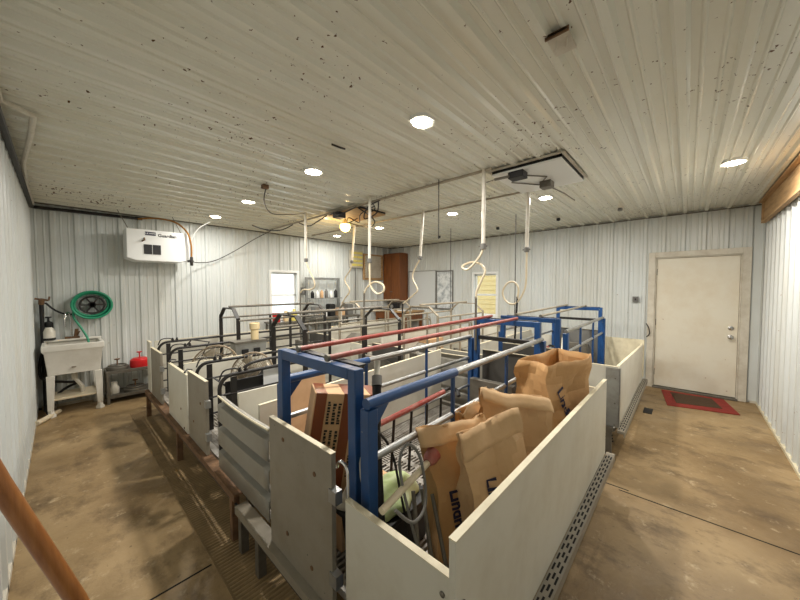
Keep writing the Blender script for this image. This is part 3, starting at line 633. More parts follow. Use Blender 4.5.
q = MB(); q.tube([(1.075, .825, .835), (1.10, .83, .84), (1.135, .835, .85)], [.018, .032, .036], 14); q.build('red_cup', M['red'], t)
tubething('grey_cable', [(.80, .76, .80), (.88, .74, .72), (.98, .76, .74), (1.02, .82, .88), (.97, .85, .95), (.90, .83, .90), (.90, .78, .72), (.95, .74, .50), (1.02, .66, .33)], .0065, M['grey'], 'grey cable looped in the near left pen corner', 'cable')
tubething('black_cable', [(.84, 1.0, 1.03), (.92, .98, .98), (1.0, .97, .86), (1.02, .93, .66), (1.05, .90, .45), (1.10, .88, .31)], .006, M['black'], 'thin black cable hanging from blue rail into the pen', 'cable')
for k, (a, b) in enumerate((((.90, .70, .31), (1.02, .86, .72)), ((.95, .66, .31), (1.08, .86, .70)), ((1.0, .62, .31), (1.13, .84, .66)))):
    tubething('steel_rod', [a, b], .009, M['dgalv'], 'steel rod leaning in the near pen corner, %s of three' % ['left', 'middle', 'right'][k], 'rod', sp=False)
o = MB()
for k in range(3): o.tube(spline([(.84+.03*k, .56, .315), (1.0+.02*k, .60, .34+.02*k), (1.12, .72-.03*k, .32+.01*k)], 5), .014, 8)
tubething('black_hose', [(.82, .52, .316), (.95, .56, .32), (1.08, .64, .33), (1.06, .80, .318), (.9, .82, .318)], .014, M['dark'], 'black rubber hose lying on the slats in the near corner', 'hose')
# wand
t2 = thing('spray_wand', (1.08, 1.10, .60), 'black spray wand with grey grip standing up beside the blue post', 'spray wand')
b_ = MB(); b_.tube([(.93, .965, .52), (.99, 1.06, .96)], .018, 10); b_.build('wand_tube', M['dark'], t2)
b_ = MB(); b_.tube([(.99, 1.06, .955), (1.03, 1.10, 1.13)], [.021, .023], 10); b_.build('handle', M['dark'], t2)
b_ = MB(); b_.tube([(1.03, 1.10, 1.13), (1.05, 1.12, 1.17)], [.026, .026], 10); b_.build('collar', M['grey'], t2)
b_ = MB(); b_.tube([(1.05, 1.12, 1.17), (1.08, 1.15, 1.235)], [.014, .017], 10); b_.build('grip', M['pvc'], t2)
o = cloth((.845, .96, .86), .03, .03, .17, 29, 0, '', ''); o = o.build('green_rag', M['bgreen'], loc=(.845, .96, .86), solid=.004); tag(o, 'bright green rag hung on the blue side post', 'cloth')

# ------------------------------------------------------------------ things in the black crates
def wire_fan(c, r_, rz, tilt, lab):
    t = thing('wire_fan', c, lab, 'fan'); c = Vector(c)
    for s in (-1, 1):
        g = MB()
        for k in range(28):
            a = 2*PI*k/28; pts = [c+Vector((r_*q*math.cos(a), s*(.09-.06*q*q), r_*q*math.sin(a))) for q in (.16, .45, .75, .95, 1.0)]; g.tube(pts, .0022, 4)
        for q in (.35, .65, .98): g.tube([c+Vector((r_*q*math.cos(2*PI*i/32), s*(.09-.06*q*q), r_*q*math.sin(2*PI*i/32))) for i in range(32)], .003, 4, closed=True)
        g.build('front_guard' if s < 0 else 'rear_guard', M['fan'], t)
    g = MB(); g.tube([c+Vector((r_*1.01*math.cos(2*PI*i/40), 0, r_*1.01*math.sin(2*PI*i/40))) for i in range(40)], .008, 6, closed=True); g.build('rim', M['fan'], t)
    for k in range(4):
        a = 2*PI*k/4+.4; bl = MB()
        bl.grid(lambda u, v: c+Vector((math.cos(a+(v-.5)*.75*(.5+.5*u))*r_*(.15+.72*u), .035*(v-.5), math.sin(a+(v-.5)*.75*(.5+.5*u))*r_*(.15+.72*u))), 6, 5); bl.build('blade', M['tangalv'], t, solid=.003)
    g = MB(); g.lathe([(.05, -.07), (.055, -.05), (.055, .05), (.03, .07)], c, 16, Matrix(((1, 0, 0), (0, 0, 1), (0, -1, 0)))); g.build('motor', M['dgalv'], t)
    t.rotation_euler = (tilt, 0, rz); return t
wire_fan((1.12, 3.76, .74), .24, -.65, -.3, 'larger round beige wire-guarded fan between the two black crates')
wire_fan((1.26, 3.13, .78), .19, -.65, -.3, 'round beige wire-guarded fan inside the middle black crate')
t = thing('feed_trough', (1.13, 2.90, DZ), 'black trough at gate end of the middle black crate', 'trough')
b_ = MB(); b_.prism([(-.24, .12), (-.12, 0), (.12, 0), (.24, .14), (.22, .14), (.11, .02), (-.11, .02), (-.22, .12)], (1.10, 2.98, DZ+.42), (1, 0, 0), (0, 0, 1), .28)
b_.box((.87, 2.69, DZ+.44), (1.33, 2.70, DZ+.56)); b_.build('bowl', M['dark'], t, bevel=.005)
b_ = MB(); b_.box((.96, 2.72, DZ+.002), (1.20, 2.96, DZ+.418)); b_.build('stand', M['dark'], t, bevel=.004)
w3 = MB(); w3.prism([(-.10, .20), (-.10, .05), (0, 0), (.10, .05), (.10, .20)], (1.26, 2.66, .72), (1, 0, 0), (0, 0, 1), .006); tag(w3.build('panel_fragment', M['paper'], loc=(1.26, 2.66, .8)), 'pale pentagon standing in for white panel glimpsed by the wire fan', 'plate')  # added pentagon stands in for white panel glimpsed between the crate parts
def feeder_box(c, lab):
    t = thing('metal_feeder', c, lab, 'feeder'); x, y, z = c
    b_ = MB(); b_.prism([(-.18, .34), (-.15, 0), (.16, 0), (.20, .36)], (x, y+.09, z), (1, 0, 0), (0, 0, 1), .16); b_.build('hopper', M['galv'], t, bevel=.003)
    b_ = MB(); b_.box((x-.185, y-.085, z+.34), (x+.20, y+.10, z+.365)); b_.build('rim', M['dgalv'], t)
    for k in (-.07, .07):
        b_ = MB(); b_.box((x+k-.035, y-.095, z+.16), (x+k+.035, y-.072, z+.27)); b_.build('port', M['dark'], t)
feeder_box((1.56, 3.98, .60), 'galvanised hopper feeder under the cream cup, behind middle crate')
for (x, y, z, lab) in ((1.52, 3.98, DZ+.002, 'x'),):
    q = MB(); q.box((1.42, 3.92, DZ+.002), (1.70, 4.06, .598)); tag(q.build('feeder_stand', M['dgalv'], loc=(1.56, 3.98, DZ), bevel=.004), 'dull metal stand below the galvanised hopper feeder', 'stand')
q = MB(); q.lathe([(.045, 0), (.045, .12), (.058, .13), (.060, .20), (.054, .205), (.05, .14)], (1.64, 3.98, .967), 20); tag(q.build('cream_cup', M['creamp'], loc=(1.64, 3.98, .967)), 'cream plastic cylinder cup standing on the metal feeder', 'cup')
# small boxes seen through the rear crates
for i, (x, y, z, sx, sy, sz, m, lab) in enumerate(((3.9, 2.35, DZ+.002, .40, .30, .30, 'card', 'open brown carton in rear pen behind the blue crate'), (4.4, 3.3, DZ+.002, .4, .25, .42, 'card', 'brown carton between the tan crates'), (4.2, 1.72, DZ+.002, .5, .16, .40, 'wcloth', 'white sack by the rear blue crate'))):
    q = MB(); q.box((x-sx/2, y-sy/2, z), (x+sx/2, y+sy/2, z+sz)); tag(q.build('carton' if m == 'card' else 'white_sack', M[m], loc=(x, y, z), bevel=.03 if m != 'card' else .004), lab, 'box' if m == 'card' else 'sack')
t = thing('feed_scoop', (4.95, 1.25, DZ), 'white cylinder and heap inside the rear blue crate', 'bucket')
q = MB(); q.lathe([(.05, 0), (.06, .42), (.035, .45), (.03, .60)], (4.75, 1.25, DZ+.002), 16); q.build('white_tube', M['pvc'], t)

# ------------------------------------------------------------------ ceiling pipes, drops
PG = 'white water drops hanging over the crates'
def drop(name, top, mid, hose, rod, lab, thick=.019, hosem='pvcy', rm='dgalv'):
    t = thing(name, (top[0], top[1], H), lab, 'pipe drop', PG)
    p = MB(); p.tube([(top[0], top[1], H-.002), mid], thick, 10); p.build('drop_pipe', M['pvc'], t)
    p = MB(); p.lathe([(.020, 0), (.028, .004), (.028, .05), (.022, .056)], (mid[0], mid[1], mid[2]-.03), 12); p.tube([(mid[0], mid[1]-.04, mid[2]+.0), (mid[0], mid[1]+.045, mid[2]+.0)], .008, 6); p.build('valve', M['grey'], t)
    p = MB(); p.tube(spline([(mid[0], mid[1], mid[2]-.02)]+hose, 8), .0115, 8); p.build('hose', M[hosem], t)
    if rod:
        p = MB(); p.tube(rod, .012, 8); p.build('stand_pipe', M[rm], t)
    return t
drop('water_drop', (2.74, 1.44), (2.74, 1.44, 2.0), [(2.74, 1.48, 1.90), (2.74, 1.60, 1.79), (2.76, 1.68, 1.82), (2.79, 1.60, 1.86), (2.79, 1.50, 1.84), (2.78, 1.44, 1.77), (2.77, 1.47, 1.68), (2.77, 1.52, 1.57), (2.77, 1.53, 1.50)], [(2.77, 1.53, 1.52), (2.77, 1.53, .99)], 'white drop pipe with looping hose above far end of the nearest blue crate', rm='dgalv')
drop('water_drop', (3.62, 1.35), (3.62, 1.36, 2.04), [(3.62, 1.36, 1.9), (3.62, 1.37, 1.62), (3.62, 1.45, 1.45), (3.62, 1.53, 1.41), (3.62, 1.61, 1.46), (3.62, 1.64, 1.56), (3.62, 1.58, 1.66), (3.62, 1.50, 1.67), (3.62, 1.45, 1.60), (3.62, 1.46, 1.48)], [(3.62, 1.46, 1.50), (3.62, 1.49, .9)], 'white drop pipe with a big round hose loop over the rear blue crate', rm='black')
drop('water_drop', (2.65, 2.94), (2.65, 2.955, 1.95), [(2.65, 2.95, 1.77), (2.65, 2.94, 1.64), (2.64, 2.82, 1.54), (2.63, 2.69, 1.56), (2.64, 2.70, 1.64), (2.65, 2.85, 1.68), (2.65, 2.98, 1.63), (2.65, 3.06, 1.54)], [(2.65, 3.06, 1.56), (2.65, 3.07, .95)], 'thick white drop pipe with teardrop hose loop over the middle black crate')
drop('water_drop', (3.62, 2.86), (3.62, 2.92, 2.05), [(3.62, 3.04, 1.86), (3.62, 3.06, 1.74), (3.62, 2.97, 1.58), (3.62, 3.05, 1.50), (3.62, 3.16, 1.42), (3.62, 3.26, 1.36)], [(3.62, 3.27, 1.37), (3.62, 3.28, .85)], 'white drop pipe with zigzag hose over the nearer tan crate', rm='black')
drop('water_drop', (2.55, 4.28), (2.55, 4.28, 2.03), [(2.55, 4.20, 1.88), (2.55, 4.07, 1.72), (2.55, 4.06, 1.62), (2.55, 4.18, 1.58), (2.55, 4.36, 1.58), (2.55, 4.46, 1.53)], [(2.55, 4.46, 1.55), (2.55, 4.48, .90)], 'white drop pipe with J-shaped hose over the farthest black crate')
drop('water_drop', (3.60, 4.40), (3.60, 4.49, 2.08), [(3.60, 4.54, 1.93), (3.60, 4.70, 1.76), (3.60, 4.56, 1.56), (3.60, 4.68, 1.43), (3.60, 4.79, 1.32)], [(3.60, 4.80, 1.34), (3.60, 4.84, .52)], 'white drop pipe with bent hose in front of the back wall shelf', rm='pvc')
for k, (y, z0, lab) in enumerate(((1.94, 2.12, 'thin black chain rod hanging between the first two drop pipes'),)):
    tubething('hanging_rod', [(2.715, y, H-.015), (2.715, y, z0)], .005, M['black'], lab, 'rod', sp=False)
tubething('hanging_rod', [(5.01, 3.30, H-.03), (5.01, 3.30, .95)], .006, M['black'], 'thin black rod hanging near the framed poster', 'rod', sp=False)
tubething('hanging_rod', [(4.74, 1.95, H-.03), (4.74, 1.95, .95)], .007, M['black'], 'dark rod hanging behind the loop hose drop', 'rod', sp=False)
tubething('ceiling_pipe', [(2.74, 1.36, H-.042), (2.74, 6.0, H-.042)], .015, M['tangalv'], 'thin pipe along the ceiling above the front left row', 'pipe', sp=False)
tubething('ceiling_pipe', [(3.66, 1.22, H-.038), (3.66, 5.9, H-.038)], .012, M['tangalv'], 'thin pipe along the ceiling above the right rear row', 'pipe', sp=False)
tubething('ceiling_pipe', [(-.205, 2.4, 2.71), (-.205, 2.98, 2.71), (-.08, 3.08, 2.70), (-.10, 3.4, 2.70), (-.18, 4.27, 2.70), (-.205, 5.2, 2.70), (-.20, 5.98, 2.70), (-.20, 6.2, 2.69)], .017, M['pvc'], 'bent white plastic pipe on the ceiling at upper left', 'pipe', sp=False)
tubething('gas_pipe', [(-.215, 2.8, 2.64), (-.215, 6.20, 2.655), (-.19, 6.245, 2.66), (.9, 6.255, 2.68)], .021, M['black'], 'dark gas pipe running along top of the left wall', 'pipe', sp=False)
# ceiling air inlets
def inlet(x0, x1, y0, y1, z, m, lab):
    t = thing('air_inlet', ((x0+x1)/2, (y0+y1)/2, z), lab, 'ceiling vent')
    q = MB(); q.box((x0+.03, y0+.03, H-.026), (x1-.03, y1-.03, H-.021)); 
    q = MB(); q.box((x0, y0, z), (x1, y1, z+.018)); q.build('flap', m, t, bevel=.003)
    q = MB()
    for a in ((x0, y0, x0+.02, y1), (x1-.02, y0, x1, y1), (x0, y0, x1, y0+.02), (x0, y1-.02, x1, y1)): q.box((a[0]+.01 if a[0] == x0 else a[0]-.01, a[1], z+.018), (a[2], a[3], H-.018))
    q.build('dark_gap', M['dark'], t)
    q = MB(); q.box((x0-.03, y0-.03, H-.030), (x1+.03, y0-.005, H-.019)); q.box((x0-.03, y1+.005, H-.030), (x1+.03, y1+.03, H-.019)); q.box((x0-.03, y0, H-.030), (x0-.005, y1, H-.019)); q.box((x1+.005, y0, H-.030), (x1+.03, y1, H-.019)); q.build('frame', M['trimc'], t)
    return t
t = inlet(2.86, 3.62, .80, 1.42, 2.68, M['winf'], 'square white ceiling air inlet flap with dark edges and folding arms')
q = MB(); q.tube([(2.95, 1.22, 2.672), (3.20, 1.02, 2.672), (3.40, 1.16, 2.672), (3.14, 1.34, 2.672), (2.95, 1.22, 2.672)], .006, 6); q.build('folding_arm', M['dgalv'], t)
q = MB(); q.box((2.86, 1.12, 2.62), (2.98, 1.26, 2.679)); q.build('motor_box', M['dark'], t, bevel=.004)
q = MB(); q.tube([(2.86, 1.25, 2.64), (2.74, 1.33, 2.60)], .012, 8); q.tube([(2.74, 1.33, 2.60), (2.62, 1.35, 2.55)], .004, 6); q.build('antenna', M['dgalv'], t)
q = MB(); q.box((3.32, 1.02, 2.615), (3.43, 1.13, 2.679)); q.build('bracket_box', M['dgalv'], t, bevel=.004)
q = MB(); q.tube([(3.45, 1.06, 2.64), (3.62, .98, 2.60), (3.80, .92, 2.55)], .007, 6); q.build('rod', M['dgalv'], t)
t = inlet(2.74, 3.30, 3.32, 3.96, 2.68, M['ply'], 'brown ceiling air inlet with cables hanging around it')
q = MB(); q.tube(spline([(2.78, 3.0, 2.66), (2.72, 3.2, 2.58), (2.86, 3.4, 2.52), (2.8, 3.55, 2.60), (2.9, 3.7, 2.56), (3.0, 3.6, 2.63)], 6), .007, 6); q.build('cable', M['black'], t)
q = MB(); q.tube(spline([(2.66, 2.95, 2.7), (2.7, 2.9, 2.6), (2.76, 3.1, 2.58), (2.9, 3.3, 2.64)], 6), .006, 6); q.build('cable', M['black'], t)
q = MB(); q.box((2.66, 3.62, 2.60), (2.80, 3.74, 2.679)); q.build('motor_box', M['dark'], t, bevel=.004)
t = thing('flood_lamp', (3.18, 4.13, 2.62), 'amber glowing lamp under the brown ceiling inlet', 'lamp')
rzm = Matrix(((1, 0, 0), (0, -1, 0), (0, 0, -1)))
q = MB(); q.lathe([(.02, -.06), (.03, -.03), (.062, .03), (.066, .05)], (3.18, 4.13, 2.66), 20, rzm); q.build('shade', M['creamp'], t)
q = MB(); q.lathe([(.075, .02), (.085, .07), (.06, .12), (.01, .14)], (3.18, 4.13, 2.66), 20, rzm); q.build('bulb', M['bulb'], t)
t = thing('cable_tangle', (2.9, 3.6, 2.7), 'tangle of black cables on the ceiling pipe around the brown inlet', 'cables')
for k, P in enumerate(([(2.74, 2.85, 2.70), (2.66, 3.0, 2.62), (2.70, 3.1, 2.50), (2.82, 3.0, 2.58), (2.76, 2.9, 2.69)], [(2.74, 3.3, 2.70), (2.60, 3.5, 2.60), (2.66, 3.7, 2.66), (2.74, 3.9, 2.69)], [(2.76, 3.3, 2.69), (2.95, 3.2, 2.55), (3.1, 3.4, 2.50), (3.2, 3.7, 2.55), (3.18, 4.0, 2.64)], [(2.74, 4.0, 2.69), (2.70, 4.2, 2.62), (2.74, 4.5, 2.60), (2.74, 4.8, 2.69)], [(2.74, 5.0, 2.69), (2.6, 5.2, 2.60), (2.4, 5.4, 2.62), (2.3, 5.6, 2.70)])):
    q = MB(); q.tube(spline(P, 6), .009, 6); q.build('cable', M['black'], t)
l = bpy.data.lights.new('amber_lamp', 'POINT'); l.energy = 7; l.color = (1, .72, .38); l.shadow_soft_size = .05; o = bpy.data.objects.new('amber_lamp', l); C.objects.link(o); o.location = (3.18, 4.13, 2.52); o['kind'] = 'structure'
# small ceiling fixtures
def plate(x, y, s_, lab, rz=0):
    t = thing('cover_plate', (x, y, H-.02), lab, 'ceiling plate'); q = MB(); q.box((x-s_, y-s_*.6, H-.034), (x+s_, y+s_*.6, H-.019)); q.build('plate', M['trimc'], t, bevel=.003)
    q = MB(); q.box((x-s_, y-s_*.6-.004, H-.040), (x-s_+.008, y+s_*.6+.004, H-.019)); q.build('dark_edge', M['rust'], t)
    for k in (-.3, .3):
        q = MB(); q.tube(spline([(x-s_*.4, y+k*s_-.01, H-.034), (x, y+k*s_, H-.045), (x+s_*.4, y+k*s_+.01, H-.034)], 4), .003, 5); q.build('clip', M['trimc'], t)
plate(1.58, .45, .075, 'small square cover plate with dark edge on near ceiling')
t = thing('ceiling_hook', (1.53, 2.02, H-.02), 'dark bent hook on the ceiling between the two near left lights', 'hook'); q = MB(); q.tube([(1.46, 2.06, H-.03), (1.52, 2.02, H-.05), (1.58, 2.05, H-.03)], .008, 6); q.build('hook', M['black'], t)
t = thing('cable_hook', (1.55, 3.42, H-.02), 'black ceiling hook with cable trailing toward the back crates', 'hook'); q = MB(); q.box((1.52, 3.39, H-.06), (1.58, 3.45, H-.02)); q.build('bracket', M['rust'], t)
q = MB(); q.tube(spline([(1.56, 3.42, H-.05), (1.62, 3.60, H-.16), (1.85, 3.9, H-.20), (2.2, 4.1, H-.12), (2.5, 4.22, H-.04)], 6), .006, 6); q.build('cable', M['black'], t)
for k, (x, y) in enumerate(((5.45, 1.55), (5.35, .72), (5.5, 2.6), (5.55, 3.95))):
    t = thing('ceiling_sensor', (x, y, H-.02), 'small dark ceiling sensor, %s along the far ceiling' % ['second from the door side', 'nearest the door', 'third from the door side', 'farthest from the door'][k], 'sensor'); q = MB(); q.lathe([(.045, 0), (.04, -.012), (.01, -.014)], (x, y, H-.018), 14); q.build('base', M['trimc'], t); q = MB(); q.lathe([(.028, -.014), (.03, -.05), (.012, -.06)], (x, y, H-.018), 12); q.build('head', M['dark'] if k != 1 else M['grey'], t)

# ------------------------------------------------------------------ heater
YW = YB-.03
t = thing('room_heater', (1.08, YB-.25, 2.0), 'white hanging gas heater box with logo on the left back wall', 'heater')
hx0, hx1, hy0, hy1, hz0, hz1 = .655, 1.40, YB-.48, YB-.14, 2.005, 2.46
q = MB(); q.prism([(0, .04), (.10, 0), (.62, 0), (.745, .03), (.745, .455), (0, .455)], (hx0, hy1, hz0), (1, 0, 0), (0, 0, 1), hy1-hy0); q.build('cabinet', M['winf'], t, bevel=.008)
q = MB(); q.box((hx0+.19, hy0-.006, hz0+.10), (hx0+.285, hy0+.002, hz0+.24)); q.build('vent_port', M['dark'], t)
q = MB(); q.box((hx0+.295, hy0-.006, hz0+.10), (hx0+.39, hy0+.002, hz0+.24)); q.build('vent_port', M['dark'], t)
q = MB(); q.box((hx0+.21, hy0-.003, hz0+.375), (hx0+.335, hy0+.002, hz0+.425)); q.build('logo_plate', M['ink'], t)
text_mb('L.B.WHITE', .026, (hx0+.272, hy0-.0035, hz0+.40), (1, 0, 0), (0, 0, 1), M['winf'], 'logo_lettering', t, bold=.0005)
text_mb('Guardian', .062, (hx0+.475, hy0-.001, hz0+.385), (1, 0, 0), (0, 0, 1), M['inkb'], 'brand_lettering', t, bold=.0018)
q = MB(); q.tube([(hx0+.17, hy0-.01, hz0+.28), (hx0+.20, hy0-.03, hz0+.30), (hx0+.20, hy0, hz0+.33)], .010, 6); q.build('latch', M['rust'], t)
for (xx) in (hx0+.05, hx1-.05):
    q = MB(); q.tube([(xx, (hy0+hy1)/2, hz1), (xx-.12, (hy0+hy1)/2, H-.02)], .005, 6); q.build('hanging_wire', M['dgalv'], t)
tubething('gas_tube', [(.85, 6.24, 2.67), (1.05, 6.1, 2.69), (1.25, 5.90, 2.63), (1.38, 5.80, 2.48), (1.425, 5.775, 2.28), (1.425, 5.775, 2.10)], .013, M['brass'], 'curved copper tube feeding right side of the heater', 'tube')
t = thing('gas_valve', (1.425, 5.775, 2.0), 'black gas valve below copper tube beside the heater', 'valve'); q = MB(); q.lathe([(.018, 0), (.022, .01), (.022, .13), (.015, .14)], (1.425, 5.775, 1.96), 10); q.box((1.37, 5.765, 2.01), (1.45, 5.785, 2.045)); q.build('body', M['black'], t)
tubething('heater_cable', [(1.41, 5.9, 2.06), (1.60, 6.15, 2.04), (1.88, 6.24, 2.09), (2.2, 6.2, 2.28), (2.5, 6.0, 2.52), (2.72, 5.7, 2.69)], .007, M['black'], 'grey cable sagging from heater toward the ceiling', 'cable')
tubething('white_tube', [(1.5, 6.2, 2.1), (1.5, 6.15, 2.35), (1.58, 6.0, 2.58), (1.72, 5.85, 2.70)], .009, M['winf'], 'white cord from heater up to the last left light', 'cord')

# ------------------------------------------------------------------ sink corner
t = thing('laundry_sink', (.10, 6.0, 0), 'white plastic laundry tub on four legs in the far left corner', 'sink')
x0, x1, y0, y1 = -.175, .385, 5.72, 6.24
q = MB(); zt = .90
def ring(i, z): return [(x0+i, y0+i, z), (x1-i, y0+i, z), (x1-i, y1-i, z), (x0+i, y1-i, z)]
R_ = [ring(.045, .52), ring(.02, .80), ring(0, .83), ring(0, zt), ring(.035, zt), ring(.05, .86), ring(.085, .56)]
vs = [p for r_ in R_ for p in r_]; fs = [(i*4+j, i*4+(j+1) % 4, (i+1)*4+(j+1) % 4, (i+1)*4+j) for i in range(6) for j in range(4)]+[(3, 2, 1, 0), (24, 25, 26, 27)]
q.add(vs, fs); q.build('basin', M['porc'], t, bevel=.006)
q = MB(); q.box((x0, y1-.10, zt), (x1, y1-.02, zt+.025)); q.build('back_ledge', M['porc'], t, bevel=.005)
for (lx, ly) in ((x0+.03, y0+.03), (x1-.09, y0+.03), (x0+.03, y1-.09), (x1-.09, y1-.09)):
    q = MB(); q.prism([(0, .52), (.075, .52), (.055, .09), (.0, .09)] if lx < 0 else [(-.015, .52), (.06, .52), (.06, .09), (.005, .09)], (lx, ly+.05, 0), (1, 0, 0), (0, 0, 1), .05); q.lathe([(.045, 0), (.045, .03), (.03, .05), (.028, .10)], (lx+.03, ly+.025, 0), 4); q.build('leg', M['porc'], t, bevel=.004)
q = MB(); q.box((x0+.05, y0+.05, .20), (x1-.05, y1-.05, .225)); q.build('lower_shelf', M['pvcy'], t, bevel=.004)
q = MB(); q.lathe([(.03, .40), (.035, .52), (.06, .525)], (.10, 5.98, 0), 14); q.tube([(.10, 5.98, .42), (.17, 5.93, .30), (.17, 5.95, .23)], .022, 8); q.build('drain_pipe', M['pvc'], t)
q = MB(); q.box((.075, y0+.005, .60), (.115, y0+.018, .615)); q.build('badge', M['chrome'], t)
t = thing('sink_faucet', (.06, 6.2, .92), 'chrome gooseneck faucet at back of the laundry tub', 'faucet')
q = MB(); q.tube(spline([(.09, 6.17, .927), (.09, 6.17, 1.20), (.075, 6.15, 1.27), (.045, 6.08, 1.27), (.035, 6.04, 1.20), (.035, 6.04, 1.10)], 6), .011, 10); q.build('spout', M['chrome'], t)
q = MB(); q.box((.03, 6.14, .926), (.17, 6.20, .95)); q.tube([(.14, 6.17, .95), (.17, 6.14, 1.02)], .008, 6); q.tube([(.13, 6.17, .95), (.145, 6.17, 1.05)], .018, 8); q.build('taps', M['rust'], t)
t = thing('hose_reel', (.31, YB-.04, 1.37), 'coiled green garden hose on a round wall reel', 'hose reel')
for k in range(5):
    q = MB(); yy = YB-.06-.035*k
    q.tube([(.305+.20*math.cos(a)*(1-.015*(k % 2)), yy, 1.375+.185*math.sin(a)) for a in [2*PI*i/40 for i in range(40)]], .015, 8, closed=True); q.build('hose_coil', M['green'], t)
for k in range(2):
    q = MB(); yy = YB-.10-.06*k
    q.tube([(.30+.172*math.cos(a), yy, 1.38+.158*math.sin(a)) for a in [2*PI*i/40 for i in range(40)]], .014, 8, closed=True); q.build('hose_coil', M['green'], t)
q = MB(); q.tube([(.305+.125*math.cos(a), YB-.17, 1.375+.115*math.sin(a)) for a in [2*PI*i/36 for i in range(36)]], .012, 8, closed=True)
for a in (0, 1, 2): q.bar((.305-.12*math.cos(a*PI/3), YB-.17, 1.375-.11*math.sin(a*PI/3)), (.305+.12*math.cos(a*PI/3), YB-.17, 1.375+.11*math.sin(a*PI/3)), .02, .02)
q.lathe([(.04, 0), (.04, .15)], (.305, YB-.03, 1.375), 16, Matrix(((1, 0, 0), (0, 0, -1), (0, 1, 0)))); q.build('reel_wheel', M['black'], t)
q = MB(); q.tube(spline([(.13, YB-.15, 1.36), (.12, YB-.16, 1.22), (.18, YB-.2, 1.08), (.24, YB-.25, .93), (.25, YB-.28, .84)], 6), .013, 8); q.build('hose_tail', M['green'], t)
t = thing('wall_hydrant', (-.17, 6.2, 0), 'tall dark green hydrant pipe with lever in the corner', 'hydrant')
q = MB(); q.tube([(-.165, 6.16, 0), (-.165, 6.16, 1.42)], .022, 10); q.build('riser', M['dark'], t)
q = MB(); q.tube([(-.165, 6.16, 1.40), (-.16, 6.14, 1.47)], .028, 8); q.tube([(-.22, 6.14, 1.475), (-.10, 6.14, 1.45)], .012, 8); q.tube([(-.10, 6.14, 1.45), (-.09, 6.14, 1.50)], .010, 6); q.build('head', M['rust'], t)
q = MB(); q.tube(spline([(-.13, 6.14, 1.42), (-.05, 6.16, 1.32), (.04, 6.2, 1.26), (.12, 6.22, 1.25)], 6), .011, 8); q.build('hose', M['dark'], t)
tubething('black_hose', [(-.17, 6.05, .80), (-.20, 6.02, .60), (-.17, 5.98, .45), (0, 6.0, .38), (.12, 6.02, .34), (.0, 6.1, .26), (-.16, 6.0, .10), (-.12, 5.8, .02)], .016, M['dark'], 'black hose coiling behind and under the laundry tub', 'hose')
t = thing('spray_bottle', (-.12, 5.80, .90), 'white pump sprayer with black head on left rim of tub', 'sprayer')
zb = zt+.026
q = MB(); q.lathe([(.055, 0), (.06, .01), (.06, .03)], (-.11, 6.165, zb), 20); q.build('base', M['dark'], t)
q = MB(); q.lathe([(.058, .03), (.058, .11), (.045, .15), (.03, .17)], (-.11, 6.165, zb), 20); q.build('tank', M['pvc'], t)
q = MB(); q.lathe([(.03, .17), (.034, .19), (.034, .24), (.012, .25), (.010, .29), (.03, .295), (.028, .31)], (-.11, 6.165, zb), 14); q.box((-.165, 6.155, zb+.20), (-.11, 6.175, zb+.235)); q.box((-.085, 6.155, zb+.13), (-.068, 6.175, zb+.23)); q.build('pump_head', M['dark'], t)
q = MB(); q.tube([(-.23, 5.55, .03), (-.17, 5.66, .03), (-.05, 5.9, .035)], .028, 10); tag(q.build('white_pipe', M['pvcy'], loc=(-.1, 5.7, 0)), 'stub of dirty white pipe on the floor under the tub', 'pipe')
t = thing('low_shelf', (.66, 6.05, 0), 'low grey two-tier shelf between the laundry tub and the crates', 'shelf')
for z in (.08, .42):
    q = MB(); q.box((.40, 5.86, z), (1.18, 6.25, z+.025)); q.box((.40, 5.85, z-.01), (1.18, 5.862, z+.035)); q.build('shelf_board', M['dgalv'], t, bevel=.003)
for (lx, ly) in ((.40, 5.86), (1.15, 5.86), (.40, 6.22), (1.15, 6.22)):
    q = MB(); q.box((lx, ly-.03, 0), (lx+.03, ly-.011, .45)); q.build('leg', M['dgalv'], t)
def chick_feeder(x, y, z, m, r_, h, lab):
    t = thing('poultry_feeder', (x, y, z), lab, 'feeder')
    q = MB(); q.lathe([(r_, 0), (r_*1.05, .03), (r_, .045)] if h < .08 else [(r_, 0), (r_*1.04, .05), (r_, h*.8), (r_*.7, h)], (x, y, z), 24); q.build('pan', m, t)
    q = MB(); q.lathe([(.008, h*.9), (.008, h+.07), (.03, h+.078), (.035, h+.09)], (x, y, z), 12); q.build('knob', M['rust'] if m is not M['redb'] else m, t)
    if h < .08:
        q = MB(); q.tube([(x+r_*.8*math.cos(2*PI*i/24), y+r_*.8*math.sin(2*PI*i/24), z+.06) for i in range(24)], .008, 6, closed=True)
        q.bar((x-r_*.8, y, z+.06), (x+r_*.8, y, z+.06), .012, .008); q.bar((x, y-r_*.8, z+.06), (x, y+r_*.8, z+.06), .012, .008); q.build('wire_ring', M['dgalv'], t)
chick_feeder(.53, 6.0, .447, M['dgalv'], .12, .06, 'flat grey round feeder pan on top of the low shelf')
chick_feeder(.775, 5.98, .447, M['redb'], .11, .13, 'bright red round feeder on top of the low shelf')
chick_feeder(.72, 6.0, .107, M['dgalv'], .13, .06, 'dark wire feeder pan on the bottom tier of the low shelf')
q = MB(); q.lathe([(.05, 0), (.055, .08), (.035, .11), (.035, .16), (.03, .165)], (.49, 6.0, .107), 16); tag(q.build('white_jug', M['pvc'], loc=(.49, 6, .107)), 'small white jug on the bottom tier of the low shelf', 'jug')

